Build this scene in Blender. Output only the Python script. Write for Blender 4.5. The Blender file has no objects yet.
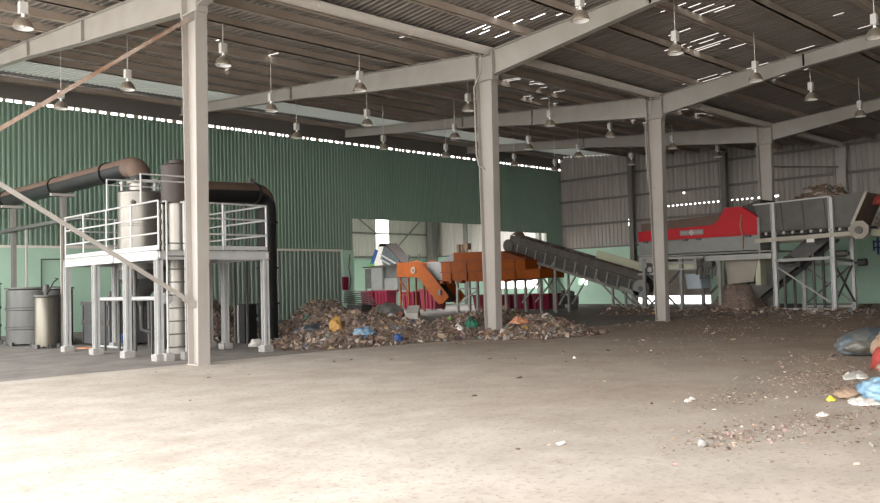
import bpy, bmesh, math, random
from mathutils import Vector, Matrix, Quaternion, noise
random.seed(7)
scn = bpy.context.scene
COL = scn.collection
PI = math.pi

# ------------------------------------------------------------------ materials
def mat(name, col, rough=.6, metal=0., col2=None, scale=3., contrast=.5, detail=6., bump=0., bscale=20.,
        stretch=(1, 1, 1), spec=.5, coord='Object'):
    m = bpy.data.materials.new(name); m.use_nodes = True
    nt = m.node_tree; N = nt.nodes; L = nt.links
    b = N['Principled BSDF']
    b.inputs['Roughness'].default_value = rough
    b.inputs['Metallic'].default_value = metal
    b.inputs['Specular IOR Level'].default_value = spec
    b.inputs['Base Color'].default_value = (*col, 1)
    if col2 or bump:
        tc = N.new('ShaderNodeTexCoord'); mp = N.new('ShaderNodeMapping')
        mp.inputs['Scale'].default_value = stretch
        L.new(tc.outputs[coord], mp.inputs['Vector'])
    if col2:
        n = N.new('ShaderNodeTexNoise'); n.inputs['Scale'].default_value = scale
        n.inputs['Detail'].default_value = detail; n.inputs['Roughness'].default_value = .62
        L.new(mp.outputs[0], n.inputs['Vector'])
        r = N.new('ShaderNodeValToRGB')
        r.color_ramp.elements[0].position = .5 - .5 * (1 - contrast) * .6
        r.color_ramp.elements[1].position = .5 + .5 * (1 - contrast) * .6
        r.color_ramp.elements[0].color = (*col, 1); r.color_ramp.elements[1].color = (*col2, 1)
        L.new(n.outputs['Fac'], r.inputs['Fac']); L.new(r.outputs['Color'], b.inputs['Base Color'])
    if bump:
        n2 = N.new('ShaderNodeTexNoise'); n2.inputs['Scale'].default_value = bscale
        n2.inputs['Detail'].default_value = 5
        L.new(mp.outputs[0], n2.inputs['Vector'])
        bp = N.new('ShaderNodeBump'); bp.inputs['Strength'].default_value = bump
        bp.inputs['Distance'].default_value = .05
        L.new(n2.outputs['Fac'], bp.inputs['Height']); L.new(bp.outputs[0], b.inputs['Normal'])
    return m

M = {}
M['green'] = mat('green cladding', (.140, .218, .165), .55, 0, (.175, .25, .195), .35, .2, stretch=(1, 1, .25))
M['green_low'] = mat('grey green cladding', (.15, .20, .165), .5, 0, (.21, .265, .225), 1.2, .3, stretch=(3, 3, .3))
M['grey_clad'] = mat('grey cladding', (.22, .20, .178), .55, 0, (.33, .305, .275), .8, .3, stretch=(4, 4, .3))
M['far_clad'] = mat('pale grey cladding', (.52, .485, .45), .55, 0, (.62, .58, .54), .8, .3, stretch=(4, 4, .3))
M['mint'] = mat('mint painted plaster', (.34, .52, .40), .8, 0, (.41, .57, .455), .7, .3)
M['roof'] = mat('weathered roof sheet', (.165, .14, .125), .38, .2, (.31, .28, .255), 1.1, .2, stretch=(5, .25, 1))
M['purlin'] = mat('rust dusted purlin', (.33, .265, .215), .6, 0, (.46, .39, .33), .7, .3)
M['steel'] = mat('grey painted frame steel', (.28, .258, .23), .55, 0, (.345, .322, .295), 1.3, .2)
M['steel_dk'] = mat('dark girt steel', (.12, .11, .10), .6)
M['column_gray'] = mat('dusty column steel', (.265, .24, .215), .55, 0, (.35, .325, .30), .9, .25, stretch=(1, 1, .4))
M['rust'] = mat('rusting brace steel', (.22, .10, .05), .7, 0, (.42, .36, .31), 1.6, .45)
M['gutter'] = mat('pale gutter', (.62, .58, .53), .4, 0, (.70, .66, .61), 1.5, .3)
M['white_steel'] = mat('white painted steel', (.35, .35, .345), .4, 0, (.43, .43, .425), 2.5, .3)
M['stainless'] = mat('stainless steel', (.165, .155, .138), .40, .65, (.225, .215, .195), 2.2, .2, stretch=(2, 2, .3))
M['stain_dull'] = mat('dull tank steel', (.058, .058, .055), .5, .4, (.10, .10, .096), 2, .3, stretch=(2, 2, .4))
M['tank_tan'] = mat('scuffed aluminium', (.10, .087, .06), .42, .6, (.17, .162, .142), 2, .3, stretch=(2, 2, .3))
M['black_pipe'] = mat('black plastic duct', (.007, .008, .010), .5, 0, (.014, .013, .013), 2, .3, spec=.3)
M['dust_pipe'] = mat('dusty duct', (.095, .064, .050), .7, 0, (.135, .095, .072), 2, .3, spec=.2)
M['brown_box'] = mat('brown cowl', (.045, .033, .030), .6, 0, (.06, .047, .043), 3, .3, spec=.3)
M['dark'] = mat('dark grimed steel', (.05, .048, .046), .6, 0, (.085, .08, .075), 3, .3)
M['dark_tank'] = mat('dark tank', (.055, .055, .058), .5, 0, (.085, .085, .088), 2, .3)
M['concrete'] = mat('concrete footing', (.22, .21, .20), .85, 0, (.29, .28, .265), 6, .3, bump=.3)
M['orange'] = mat('orange paint', (.235, .050, .0015), .6, 0, (.155, .038, .004), 2.5, .3, spec=.15)
M['orange_dk'] = mat('grimed orange', (.10, .026, .006), .6, 0, (.17, .04, .010), 2, .3, spec=.2)
M['grey_panel'] = mat('grey machine panel', (.15, .152, .145), .5, 0, (.195, .198, .19), 2, .3)
M['light_panel'] = mat('light machine panel', (.24, .235, .22), .5, 0, (.29, .285, .27), 2, .3)
M['red'] = mat('red machine paint', (.39, .004, .011), .5, 0, (.33, .004, .010), 2, .3, spec=.25)
M['redbin'] = mat('maroon plastic', (.165, .008, .028), .5, 0, (.12, .007, .022), 2, .3, spec=.25)
M['screen_brown'] = mat('brown dusty hood', (.085, .055, .042), .8, 0, (.12, .08, .06), 3, .3)
M['cream'] = mat('cream beam', (.26, .24, .19), .55, 0, (.31, .29, .235), 2, .3)
M['olive'] = mat('olive cover', (.34, .34, .24), .6, 0, (.40, .40, .30), 2, .3)
M['conv'] = mat('dusty conveyor steel', (.036, .032, .026), .7, 0, (.07, .06, .05), 2, .3)
M['conv_rib'] = mat('conveyor ribs', (.12, .108, .09), .6, 0, (.17, .155, .135), 2, .3)
M['conv_leg'] = mat('conveyor legs grey', (.17, .162, .15), .6, 0, (.23, .22, .205), 2, .3)
M['hopper'] = mat('hopper plate', (.062, .058, .052), .5, 0, (.092, .086, .078), 1.5, .3, spec=.3)
M['belt'] = mat('rubber belt', (.03, .03, .03), .7, 0, (.05, .047, .043), 3, .3)
M['beige_panel'] = mat('beige chute', (.21, .18, .148), .6, 0, (.26, .23, .19), 2, .3)
M['bluegrey'] = mat('blue grey sheet', (.33, .38, .42), .5)
M['lamp_metal'] = mat('spun aluminium', (.42, .37, .30), .35, .6, (.36, .30, .24), 8, .3)
M['lamp_in'] = mat('white enamel', (.88, .88, .86), .35)
M['lamp_box'] = mat('ballast housing', (.58, .56, .53), .5)
M['glass'] = mat('lamp glass', (.92, .92, .90), .15)
M['heap'] = mat('compost heap', (.04, .03, .025), .95, 0, (.09, .068, .055), 5, .2, bump=.9, bscale=9)
M['trash_base'] = mat('rubbish mound', (.075, .052, .042), .95, 0, (.25, .185, .148), 7, .1, bump=1., bscale=12)
M['blue'] = mat('blue plastic', (.02, .06, .20), .4)
M['lblue'] = mat('pale blue plastic', (.26, .38, .46), .5, 0, (.08, .17, .28), 5, .4)
M['greyblue'] = mat('grey blue sack', (.055, .09, .13), .4, 0, (.15, .14, .11), 3.2, .4, bump=.35, bscale=8)
M['white_pl'] = mat('white plastic', (.56, .54, .50), .5)
M['yellow_pl'] = mat('yellow sack', (.42, .235, .05), .6, 0, (.32, .18, .06), 9, .3)
M['lime'] = mat('lime plastic', (.12, .36, .05), .5)
M['green_pl'] = mat('green netting', (.012, .10, .06), .7, 0, (.05, .15, .10), 9, .3, spec=.2)
M['orange_cl'] = mat('orange cloth', (.56, .25, .13), .7, 0, (.46, .22, .13), 7, .3)
M['red_cl'] = mat('red net sack', (.24, .03, .028), .8, 0, (.32, .07, .055), 14, .3, spec=.2)
M['tan_sack'] = mat('tan sack', (.27, .185, .125), .8, 0, (.22, .15, .105), 8, .3, bump=.5, bscale=14)
M['dkgrey_sack'] = mat('dark grey sack', (.10, .095, .085), .7, 0, (.16, .15, .13), 5, .3, bump=.5, bscale=10)
M['tarp'] = mat('charcoal tarpaulin', (.045, .055, .065), .5, 0, (.08, .09, .10), 5, .3)
M['pink_rag'] = mat('mauve rag', (.38, .30, .29), .8, 0, (.28, .22, .21), 9, .3)
SH = [mat('scrap ' + n, c, .75) for n, c in [
    ('brown', (.125, .085, .060)), ('dark brown', (.085, .062, .048)), ('tan', (.22, .155, .11)), ('grey', (.19, .168, .15)),
    ('off white', (.42, .38, .34)), ('pink', (.27, .175, .15)), ('pale tan', (.30, .23, .175)), ('blue grey', (.15, .17, .18)),
    ('ochre', (.28, .17, .06)), ('teal', (.06, .15, .13)), ('red', (.24, .06, .05)), ('blue', (.06, .10, .20))]]
SHW = [26, 16, 20, 13, 5, 8, 9, 3, 2, .6, .7, .5]

def mat_floor():
    m = bpy.data.materials.new('dirty concrete floor'); m.use_nodes = True
    nt = m.node_tree; N = nt.nodes; L = nt.links; b = N['Principled BSDF']
    b.inputs['Roughness'].default_value = .85; b.inputs['Specular IOR Level'].default_value = .25
    tc = N.new('ShaderNodeTexCoord')
    sep = N.new('ShaderNodeSeparateXYZ'); L.new(tc.outputs['Object'], sep.inputs[0])
    def noise_(scale, detail=6, rough=.6, stretch=(1, 1, 1), rot=0):
        mp = N.new('ShaderNodeMapping'); mp.inputs['Scale'].default_value = stretch
        mp.inputs['Rotation'].default_value = (0, 0, rot)
        L.new(tc.outputs['Object'], mp.inputs['Vector'])
        n = N.new('ShaderNodeTexNoise'); n.inputs['Scale'].default_value = scale
        n.inputs['Detail'].default_value = detail; n.inputs['Roughness'].default_value = rough
        L.new(mp.outputs[0], n.inputs['Vector']); return n.outputs['Fac']
    def math_(op, a, bb, clamp=False):
        n = N.new('ShaderNodeMath'); n.operation = op; n.use_clamp = clamp
        for i, v in enumerate((a, bb)):
            if isinstance(v, (int, float)): n.inputs[i].default_value = v
            else: L.new(v, n.inputs[i])
        return n.outputs[0]
    def mix(fac, a, bb):
        n = N.new('ShaderNodeMix'); n.data_type = 'RGBA'
        for k, v in ((0, fac), (6, a), (7, bb)):
            if isinstance(v, tuple): n.inputs[k].default_value = (*v, 1)
            elif isinstance(v, (int, float)): n.inputs[k].default_value = v
            else: L.new(v, n.inputs[k])
        return n.outputs[2]
    def ramp(v, a, bb):
        n = N.new('ShaderNodeMapRange'); n.inputs[1].default_value = a; n.inputs[2].default_value = bb
        L.new(v, n.inputs[0]); return n.outputs[0]
    big = noise_(.22, 5); mid = noise_(1.1, 7, .65); fine = noise_(14, 6, .7)
    streak = noise_(.9, 5, .6, (.7, 1.2, 1), .5)
    base = mix(ramp(mid, .35, .68), (.33, .29, .245), (.445, .405, .36))
    base = mix(math_('MULTIPLY', ramp(streak, .5, .75), .5), base, (.50, .455, .41))
    # brown earth trodden over the deeper and right-hand part of the slab
    d = math_('ADD', math_('MULTIPLY', sep.outputs['X'], .075), math_('MULTIPLY', sep.outputs['Y'], -.030))
    d = math_('ADD', d, math_('MULTIPLY', math_('SUBTRACT', big, .5), 1.6))
    d = math_('ADD', d, math_('MULTIPLY', math_('SUBTRACT', mid, .5), .8))
    dirt = ramp(d, .15, 1.45)
    earth = mix(ramp(mid, .3, .7), (.205, .15, .112), (.33, .252, .192))
    col = mix(dirt, base, earth)
    # specks of grit
    sp = math_('MULTIPLY', ramp(fine, .54, .68), .75)
    smudge = noise_(2.6, 8, .75, (.8, 1.25, 1), .4)
    col = mix(math_('MULTIPLY', ramp(smudge, .54, .74), .65), col, (.24, .19, .15))
    col = mix(sp, col, (.20, .15, .115))
    # grey equipment slab beyond the column line, left
    g = math_('GREATER_THAN', math_('ADD', sep.outputs['Y'], math_('MULTIPLY', math_('SUBTRACT', mid, .5), .5)), 16.85)
    slab = mix(ramp(mid, .35, .65), (.115, .105, .10), (.19, .175, .165))
    g = math_('MULTIPLY', g, .85)
    col = mix(g, col, slab)
    L.new(col, b.inputs['Base Color'])
    bp = N.new('ShaderNodeBump'); bp.inputs['Strength'].default_value = .35; bp.inputs['Distance'].default_value = .03
    L.new(math_('ADD', mid, math_('MULTIPLY', fine, .4)), bp.inputs['Height']); L.new(bp.outputs[0], b.inputs['Normal'])
    return m
M['floor'] = mat_floor()
M['ground'] = mat('outdoor concrete yard', (.48, .45, .41), .9, 0, (.56, .53, .49), .5, .2)

def mat_trans():
    m = bpy.data.materials.new('grimy translucent sheet'); m.use_nodes = True
    nt = m.node_tree; N = nt.nodes; L = nt.links
    for n in list(N):
        if n.type == 'BSDF_PRINCIPLED': N.remove(n)
    out = [n for n in N if n.type == 'OUTPUT_MATERIAL'][0]
    d = N.new('ShaderNodeBsdfDiffuse'); d.inputs[0].default_value = (.42, .43, .40, 1)
    t = N.new('ShaderNodeBsdfTranslucent'); t.inputs[0].default_value = (.017, .018, .0165, 1)
    a = N.new('ShaderNodeAddShader')
    L.new(d.outputs[0], a.inputs[0]); L.new(t.outputs[0], a.inputs[1]); L.new(a.outputs[0], out.inputs[0])
    return m
M['translucent'] = mat_trans()

# ------------------------------------------------------------------ mesh helpers
class MB:
    """collects shapes and links them as ONE mesh object"""
    def __init__(s): s.v = []; s.f = []; s.mi = []; s.cur = 0; s.sm = []
    def add(s, vs, fs, smooth=False):
        o = len(s.v); s.v += [tuple(v) for v in vs]
        for f in fs:
            s.f.append([o + i for i in f]); s.mi.append(s.cur); s.sm.append(smooth)
        return s
    def box(s, c, size, rz=0., R=None):
        hx, hy, hz = (q / 2 for q in size); c = Vector(c)
        R = R or Matrix.Rotation(rz, 3, 'Z')
        vs = [c + R @ Vector((x, y, z)) for x in (-hx, hx) for y in (-hy, hy) for z in (-hz, hz)]
        return s.add(vs, [(0, 1, 3, 2), (4, 6, 7, 5), (0, 4, 5, 1), (2, 3, 7, 6), (0, 2, 6, 4), (1, 5, 7, 3)])
    def span(s, a, b):
        return s.box([(p + q) / 2 for p, q in zip(a, b)], [abs(q - p) for p, q in zip(a, b)])
    def bar(s, a, b, w, h=None, up=(0, 0, 1)):
        a, b = Vector(a), Vector(b); d = b - a; z = d.normalized(); u = Vector(up)
        if abs(z.dot(u)) > .97: u = Vector((1, 0, 0))
        x = z.cross(u).normalized(); y = x.cross(z).normalized()
        R = Matrix((x, y, z)).transposed()
        return s.box((a + b) / 2, (w, h or w, d.length), R=R)
    def tube(s, pts, r, n=12, caps=True):
        pts = [Vector(p) for p in pts]; rs = r if isinstance(r, (list, tuple)) else [r] * len(pts)
        t0 = (pts[1] - pts[0]).normalized()
        u = Vector((0, 0, 1)) if abs(t0.z) < .9 else Vector((1, 0, 0))
        x = t0.cross(u).normalized(); vs = []
        for i, p in enumerate(pts):
            if i == 0: t = t0
            elif i == len(pts) - 1: t = (pts[i] - pts[i - 1]).normalized()
            else: t = ((pts[i] - pts[i - 1]).normalized() + (pts[i + 1] - pts[i]).normalized()).normalized()
            x = (x - t * x.dot(t)).normalized(); y = t.cross(x)
            for k in range(n):
                a = 2 * PI * k / n
                vs.append(p + (x * math.cos(a) + y * math.sin(a)) * rs[i])
        m = len(pts)
        fs = [(i * n + k, i * n + (k + 1) % n, (i + 1) * n + (k + 1) % n, (i + 1) * n + k) for i in range(m - 1) for k in range(n)]
        s.add(vs, fs, True)
        if caps:
            o = len(s.v) - len(vs)
            for fc in ([o + k for k in range(n)][::-1], [o + (m - 1) * n + k for k in range(n)]):
                s.f.append(fc); s.mi.append(s.cur); s.sm.append(False)
        return s
    def lathe(s, prof, c=(0, 0, 0), n=28, R=None):
        c = Vector(c); vs = []; R = R or Matrix.Identity(3)
        for r, z in prof:
            for k in range(n):
                a = 2 * PI * k / n; vs.append(c + R @ Vector((r * math.cos(a), r * math.sin(a), z)))
        m = len(prof)
        fs = [(i * n + k, i * n + (k + 1) % n, (i + 1) * n + (k + 1) % n, (i + 1) * n + k) for i in range(m - 1) for k in range(n)]
        return s.add(vs, fs, True)
    def prism(s, poly, axis, a, b):
        """polygon in the two other axes, extruded along axis from a to b"""
        def P(u, v, w): return {0: (w, u, v), 1: (u, w, v), 2: (u, v, w)}[axis]
        n = len(poly)
        vs = [P(u, v, a) for u, v in poly] + [P(u, v, b) for u, v in poly]
        fs = [tuple(range(n))[::-1], tuple(range(n, 2 * n))] + [(i, (i + 1) % n, n + (i + 1) % n, n + i) for i in range(n)]
        return s.add(vs, fs)
    def build(s, name, m, parent=None, bevel=0., fix=True, sharp=True):
        me = bpy.data.meshes.new(name); me.from_pydata(s.v, [], s.f)
        for q in (m if isinstance(m, list) else [m]): me.materials.append(q)
        me.polygons.foreach_set('material_index', s.mi)
        me.polygons.foreach_set('use_smooth', s.sm)
        if fix:
            bm = bmesh.new(); bm.from_mesh(me); bmesh.ops.recalc_face_normals(bm, faces=bm.faces); bm.to_mesh(me); bm.free()
        if any(s.sm) and sharp: me.set_sharp_from_angle(angle=math.radians(38))
        o = bpy.data.objects.new(name, me); COL.objects.link(o)
        if parent: o.parent = parent
        if bevel:
            bv = o.modifiers.new('bevel', 'BEVEL'); bv.width = bevel; bv.segments = 2; bv.limit_method = 'ANGLE'
        return o

def thing(name, label, cat, loc=(0, 0, 0), group=None, rz=0.):
    o = bpy.data.objects.new(name, None); COL.objects.link(o); o.empty_display_size = .2
    o.location = loc; o.rotation_euler.z = rz
    o['label'] = label; o['category'] = cat
    if group: o['group'] = group
    return o
def tag(o, label, cat, group=None, kind=None):
    o['label'] = label; o['category'] = cat
    if group: o['group'] = group
    if kind: o['kind'] = kind
    return o
def struct(o): o['kind'] = 'structure'; return o
def dup(root, loc, label, group=None, rz=None):
    r = root.copy(); COL.objects.link(r); r.location = loc; r['label'] = label
    if rz is not None: r.rotation_euler.z = rz
    if group: r['group'] = group
    for ch in list(root.children):
        c = ch.copy(); COL.objects.link(c); c.parent = r
        for g in list(ch.children):
            d = g.copy(); COL.objects.link(d); d.parent = c
    return r
def recenter(o):
    """put a lone mesh's origin at the middle of its underside"""
    me = o.data; xs = [v.co for v in me.vertices]
    lo = Vector((min(v.x for v in xs), min(v.y for v in xs), min(v.z for v in xs)))
    hi = Vector((max(v.x for v in xs), max(v.y for v in xs), max(v.z for v in xs)))
    c = Vector(((lo.x + hi.x) / 2, (lo.y + hi.y) / 2, lo.z))
    me.transform(Matrix.Translation(-c)); o.location = c
    return o

def corr(name, m, axis, u0, u1, fixed, v0, v1, pitch=.2, depth=.035, holes=(), vfun=None, sign=1, split=()):
    """corrugated sheet: runs along axis u, v is height (walls) or distance down the slope (roof, when vfun gives z).
    holes: (u0, u1, v0, v1) cut right through the sheet."""
    mb = MB(); us = []; k = 0
    n = int((u1 - u0) / pitch) + 1
    for i in range(n):
        for fr, d in (((0, 0), (.17, 0), (.36, 0), (.5, 1), (.86, 1)) if vfun else ((0, 0), (.36, 0), (.5, 1), (.86, 1))):
            u = u0 + (i + fr) * pitch
            if u < u1 - 1e-6: us.append((u, d * depth * sign))
    us.append((u1, 0))
    def P(u, d, v):
        if vfun: return (u, v, vfun(v) + d)
        return (u, fixed + d, v) if axis == 0 else (fixed + d, u, v)
    for (a, da), (b, db) in zip(us, us[1:]):
        mid = (a + b) / 2
        cuts = sorted([(h[2], h[3]) for h in holes if h[0] <= mid <= h[1]])
        segs = []; v = v0
        for c0, c1 in cuts:
            if c0 > v: segs.append((v, min(c0, v1)))
            v = max(v, c1)
        if v < v1: segs.append((v, v1))
        for s0, s1 in segs:
            mb.add([P(a, da, s0), P(b, db, s0), P(b, db, s1), P(a, da, s1)], [(0, 1, 2, 3)])
    return struct(mb.build(name, m, fix=False))

def blob(name, c, size, m, seed=0, amp=.25, freq=1.6, sub=4, parent=None, rz=0., flat=0.):
    """a slumped bag or cloth: noise-shaped body that sits on its underside"""
    bm = bmesh.new(); bmesh.ops.create_icosphere(bm, subdivisions=sub, radius=1.)
    off = Vector((seed * 7.3, seed * 3.1, seed * 5.7))
    for v in bm.verts:
        d = v.co.normalized()
        k = 1 + amp * noise.noise(d * freq + off) + amp * .5 * noise.noise(d * freq * 2.7 + off) + amp * .22 * noise.noise(d * freq * 6.5 + off)
        p = d * k
        if p.z < -.55: p.z = -.55 + (p.z + .55) * .15
        v.co = Vector((p.x * size[0], p.y * size[1], (p.z + .6) * size[2]))
    me = bpy.data.meshes.new(name); bm.to_mesh(me); bm.free()
    for q in (m if isinstance(m, list) else [m]): me.materials.append(q)
    for p in me.polygons: p.use_smooth = True
    o = bpy.data.objects.new(name, me); COL.objects.link(o); o.location = c; o.rotation_euler.z = rz
    if parent: o.parent = parent
    return o

def sheet(name, c, size, m, seed=0, amp=.5, n=14, rz=0., parent=None):
    """a crumpled piece of film or cloth lying on something, with real thickness"""
    mb = MB(); off = Vector((seed * 4.7, seed * 2.3, 0))
    top = []; bot = []
    for i in range(n + 1):
        for j in range(n + 1):
            u, v = i / n * 2 - 1, j / n * 2 - 1
            q = Vector((u, v, 0))
            e = 1 + .45 * noise.noise(Vector((math.atan2(v, u) * 1.3, seed, 0)))
            rr = max(abs(u), abs(v)); L = math.hypot(u, v) or 1
            x, y = u / L * rr * e, v / L * rr * e
            h = (abs(noise.noise(q * 1.7 + off)) * .9 + abs(noise.noise(q * 4.1 + off)) * .55) * amp + .35 * amp * (1 - rr * rr)
            h *= (1 - .75 * rr ** 4)
            top.append((x * size[0], y * size[1], h * size[2] + .012)); bot.append((x * size[0], y * size[1], h * size[2]))
    f = []; N = n + 1
    for i in range(n):
        for j in range(n):
            f.append((i * N + j, (i + 1) * N + j, (i + 1) * N + j + 1, i * N + j + 1))
    K = N * N
    mb.add(top, f, True); mb.add(bot, [tuple(reversed(q)) for q in f], True)
    edge = [i * N for i in range(N)] + [n * N + j for j in range(1, N)] + [i * N + n for i in range(n - 1, -1, -1)] + [j for j in range(n - 1, 0, -1)]
    o = len(mb.v) - 2 * K
    for a, b in zip(edge, edge[1:] + edge[:1]):
        mb.f.append([o + a, o + b, o + K + b, o + K + a]); mb.mi.append(0); mb.sm.append(False)
    ob = mb.build(name, m, parent, sharp=False); ob.location = c; ob.rotation_euler.z = rz
    return ob

# ------------------------------------------------------------------ building
XE = 47.17          # end wall
YC = 16.53          # valley column row
YG = 35.36          # green wall
YB = 48.0           # far wall behind the green wall
XL = -.48           # open end of the shed
FR = [18.58 + 9.53 * k for k in (-2, -1, 0, 1, 2, 3)]       # frame positions along X
def ztop(y):        # top of the rafters
    return 8.45 + .082 * abs(y - YC) if y >= 0 else 8.45 + .082 * YC + .082 * y
def zroof(y): return ztop(y) + .24

mb = MB(); mb.span((XL - 1.0, -YC, -.2), (XE, YB, 0)); struct(mb.build('floor', M['floor']))
mb = MB(); mb.span((-90, -90, -.5), (130, 130, -.21)); struct(mb.build('ground', M['ground']))

# green cladding on the left wall, with the big machine opening to its right
OPEN = [(28.5, 39.75, -1, 5.24), (39.75, 45.36, -1, 4.85)]
corr('wall_left', M['green'], 0, XL, XE, YG, 3.52, 9.25, .2, .035, OPEN, sign=-1)
corr('wall_left_lower', M['green_low'], 0, 17.6, 27.75, YG + .02, 0, 3.52, .25, .04, sign=-1)
mb = MB(); mb.span((XL, YG - .03, 0), (17.6, YG + .2, 3.50)); struct(mb.build('trim_1', M['mint']))
mb = MB(); mb.span((XL, YG - .06, 3.46), (27.8, YG + .02, 3.56)); struct(mb.build('trim_2', M['gutter']))
mb = MB(); mb.span((27.75, YG - .12, 0), (28.5, YG + .15, 3.5)); struct(mb.build('trim_3', M['mint']))
mb = MB(); mb.span((45.36, YG - .05, 0), (XE, YG + .15, 3.6)); struct(mb.build('trim_4', M['mint']))
# eave beam above the cladding, leaving slits of daylight under and over it
mb = MB(); mb.span((XL, YG - .04, 9.38), (XE, YG + .16, 9.84)); struct(mb.build('ceiling_eave_beam', M['steel_dk']))
mb = MB()
x = XL
while x < XE - .3:
    w = random.uniform(.05, .22); mb.span((x, YG - .02, 9.24), (x + w, YG + .06, 9.39)); x += w + random.uniform(.10, .34)
struct(mb.build('trim_5', M['purlin']))
mb = MB()
x = XL
while x < XE - .2:
    w = random.uniform(.18, .8); mb.span((x, YG + .0, 9.83), (x + w, YG + .06, 10.12 if random.random() < .6 else 10.2)); x += w
struct(mb.build('trim_6', M['steel_dk']))

# end wall: grey corrugated sheet over a mint plinth
dots = [(-YC + .3 * k + .0, -YC + .3 * k + .1, 6.06, 6.13) for k in range(int((21.8 + YC) / .3), int((27.3 + YC) / .3))]
dots += [(20.9, 21.3, 6.05, 6.14), (20.1, 20.7, 6.05, 6.14), (21.25, 21.45, 5.05, 5.5), (29.75, 29.95, 5.05, 5.5), (14.1, 14.5, 6.62, 6.78), (25.9, 26.0, 6.78, 6.88)]
corr('wall_back', M['far_clad'], 1, YG, YB, XE, 3.70, 8.2, .30, .05, sign=1)
corr('wall_back', M['grey_clad'], 1, -YC, YG, XE, 3.70, 11.0, .30, .05, dots, sign=1)
def wall_holes(axis, fixed, th, u0, u1, z0, z1, holes, m, name):
    mb = MB(); xs = sorted({u0, u1} | {h[i] for h in holes for i in (0, 1)}); zs = sorted({z0, z1} | {h[i] for h in holes for i in (2, 3)})
    for a, b in zip(xs, xs[1:]):
        for c, d in zip(zs, zs[1:]):
            mu, mz = (a + b) / 2, (c + d) / 2
            if any(h[0] < mu < h[1] and h[2] < mz < h[3] for h in holes): continue
            if axis == 1: mb.span((fixed, a, c), (fixed + th, b, d))
            else: mb.span((a, fixed, c), (b, fixed + th, d))
    return struct(mb.build(name, m))
wall_holes(1, XE - .46, .56, -YC, YB, 0, 3.70,
           [(36.95, 42.3, 1.15, 3.35), (33.05, 33.8, 1.28, 1.88), (24.2, 29.5, .0, 3.1)], M['mint'], 'wall_back_lower')
mb = MB()
for i in range(26): mb.span((XE - .40 + .02 * (i % 2), 24.2, .50 + .1 * i), (XE - .34, 29.5, .60 + .1 * i))
struct(mb.build('door_1', M['beige_panel']))
for i, z in enumerate((8.50, 6.99, 5.35, 3.74)):
    mb = MB(); mb.span((XE - .16, -YC, z - .07), (XE - .03, YG if z > 5.3 else YB, z + .07)); struct(mb.build('wall_back_girt', M['steel_dk']))
for y in (29.28, 22.96):
    mb = MB()
    mb.span((XE - .80, y - .16, 0), (XE - .78, y + .16, ztop(y) - .1)); mb.span((XE - .49, y - .16, 0), (XE - .47, y + .16, ztop(y) - .1))
    mb.span((XE - .78, y - .012, 0), (XE - .49, y + .012, ztop(y) - .1))
    tag(recenter(mb.build('wall_post', M['steel_dk'])), 'dark steel wall post standing against the end wall ' + ('left of the red machine' if y > 25 else 'behind the red machine'), 'post', 'dark posts of the end wall')
mb = MB(); mb.span((XE - .75, 37.0 - .2, 0), (XE - .47, 37.0 + .1, 7.2)); tag(recenter(mb.build('wall_post', M['conv_leg'])), 'grey steel post beside the bright doorway behind the orange machine', 'post')
mb = MB(); mb.span((XE - .75, 43.9, 0), (XE - .47, 44.15, 7.4)); tag(recenter(mb.build('wall_post', M['conv_leg'])), 'slim dark post in the back bay, right of the corner', 'post')

# back bay beyond the green wall
corr('wall_far', M['far_clad'], 0, 24.0, XE, YB, 3.60, 8.2, .25, .04, [(40.95, 42.2, 4.2, 6.75)], sign=-1)
mb = MB(); mb.span((24.0, YB - .06, 0), (XE, YB + .1, 3.62)); struct(mb.build('wall_far_lower', M['mint']))
for z in (5.5, 3.72):
    mb = MB(); mb.span((24.0, YB - .2, z - .06), (XE, YB - .06, z + .06)); struct(mb.build('wall_far_girt', M['conv_leg']))
for a, b, nm in (((39.0, YB - .12, 6.7), (41.4, YB - .12, 5.2), 'left'), ((45.9, YB - .12, 6.9), (42.4, YB - .12, 4.0), 'right')):
    mb = MB(); mb.bar(a, b, .07); tag(mb.build('wall_brace', M['conv_leg']), 'thin diagonal wall brace just ' + nm + ' of the tall bright window', 'brace')
mb = MB(); mb.span((XE - 1.1, YB - .80, 0), (XE - .48, YB - .22, 8.05)); tag(recenter(mb.build('corner_post', M['conv_leg'])), 'broad grey corner post of the back bay, seen through the opening', 'post')
corr('ceiling_back_bay', M['roof'], 0, 24.0, XE, 0, YG + 4.6, YB, .25, .03, (), lambda y: 8.1)  # unseen roof, stopped short of the green wall to let extra daylight in
corr('wall_right', M['grey_clad'], 0, XL, XE, -YC, 0, 9.0, .30, .05)

# roof sheets: right span, left span, translucent band, last strip above the green wall
def slit_cluster(x0, x1, y0, y1, n):
    out = []
    for i in range(n):
        k = math.floor(random.uniform(x0, x1) / .2)
        u = XL + math.floor((k * .2 - XL) / .2) * .2
        a = random.uniform(y0, y1); out.append((u + .0, u + .034, a, a + random.uniform(.3, 1.0)))
    return out
SL_R = slit_cluster(17.2, 19.0, 13.9, 15.6, 7) + slit_cluster(20.6, 22.6, 10.5, 11.6, 5) + slit_cluster(23.9, 25.6, 11.6, 13.1, 8) + slit_cluster(28.2, 30.0, 13.6, 15.0, 7) \
    + slit_cluster(8, 44, 4, 16, 22) + slit_cluster(20, 33, 3, 13, 12)
SL_L = slit_cluster(23.2, 26.4, 18.6, 19.6, 9) + slit_cluster(28.8, 31.0, 17.4, 18.3, 7) + slit_cluster(32.5, 34.6, 17.0, 17.8, 6) + slit_cluster(26.5, 28.5, 20.6, 21.3, 4) + slit_cluster(33.0, 36, 21.0, 21.6, 5) + slit_cluster(6, 44, 17, 30, 12)
corr('ceiling', M['roof'], 0, XL, XE + .5, 0, 0, YC, .2, .04, SL_R, zroof)
corr('ceiling', M['roof'], 0, XL, XE, 0, -YC, 0, .2, .04, (), zroof)
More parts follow.
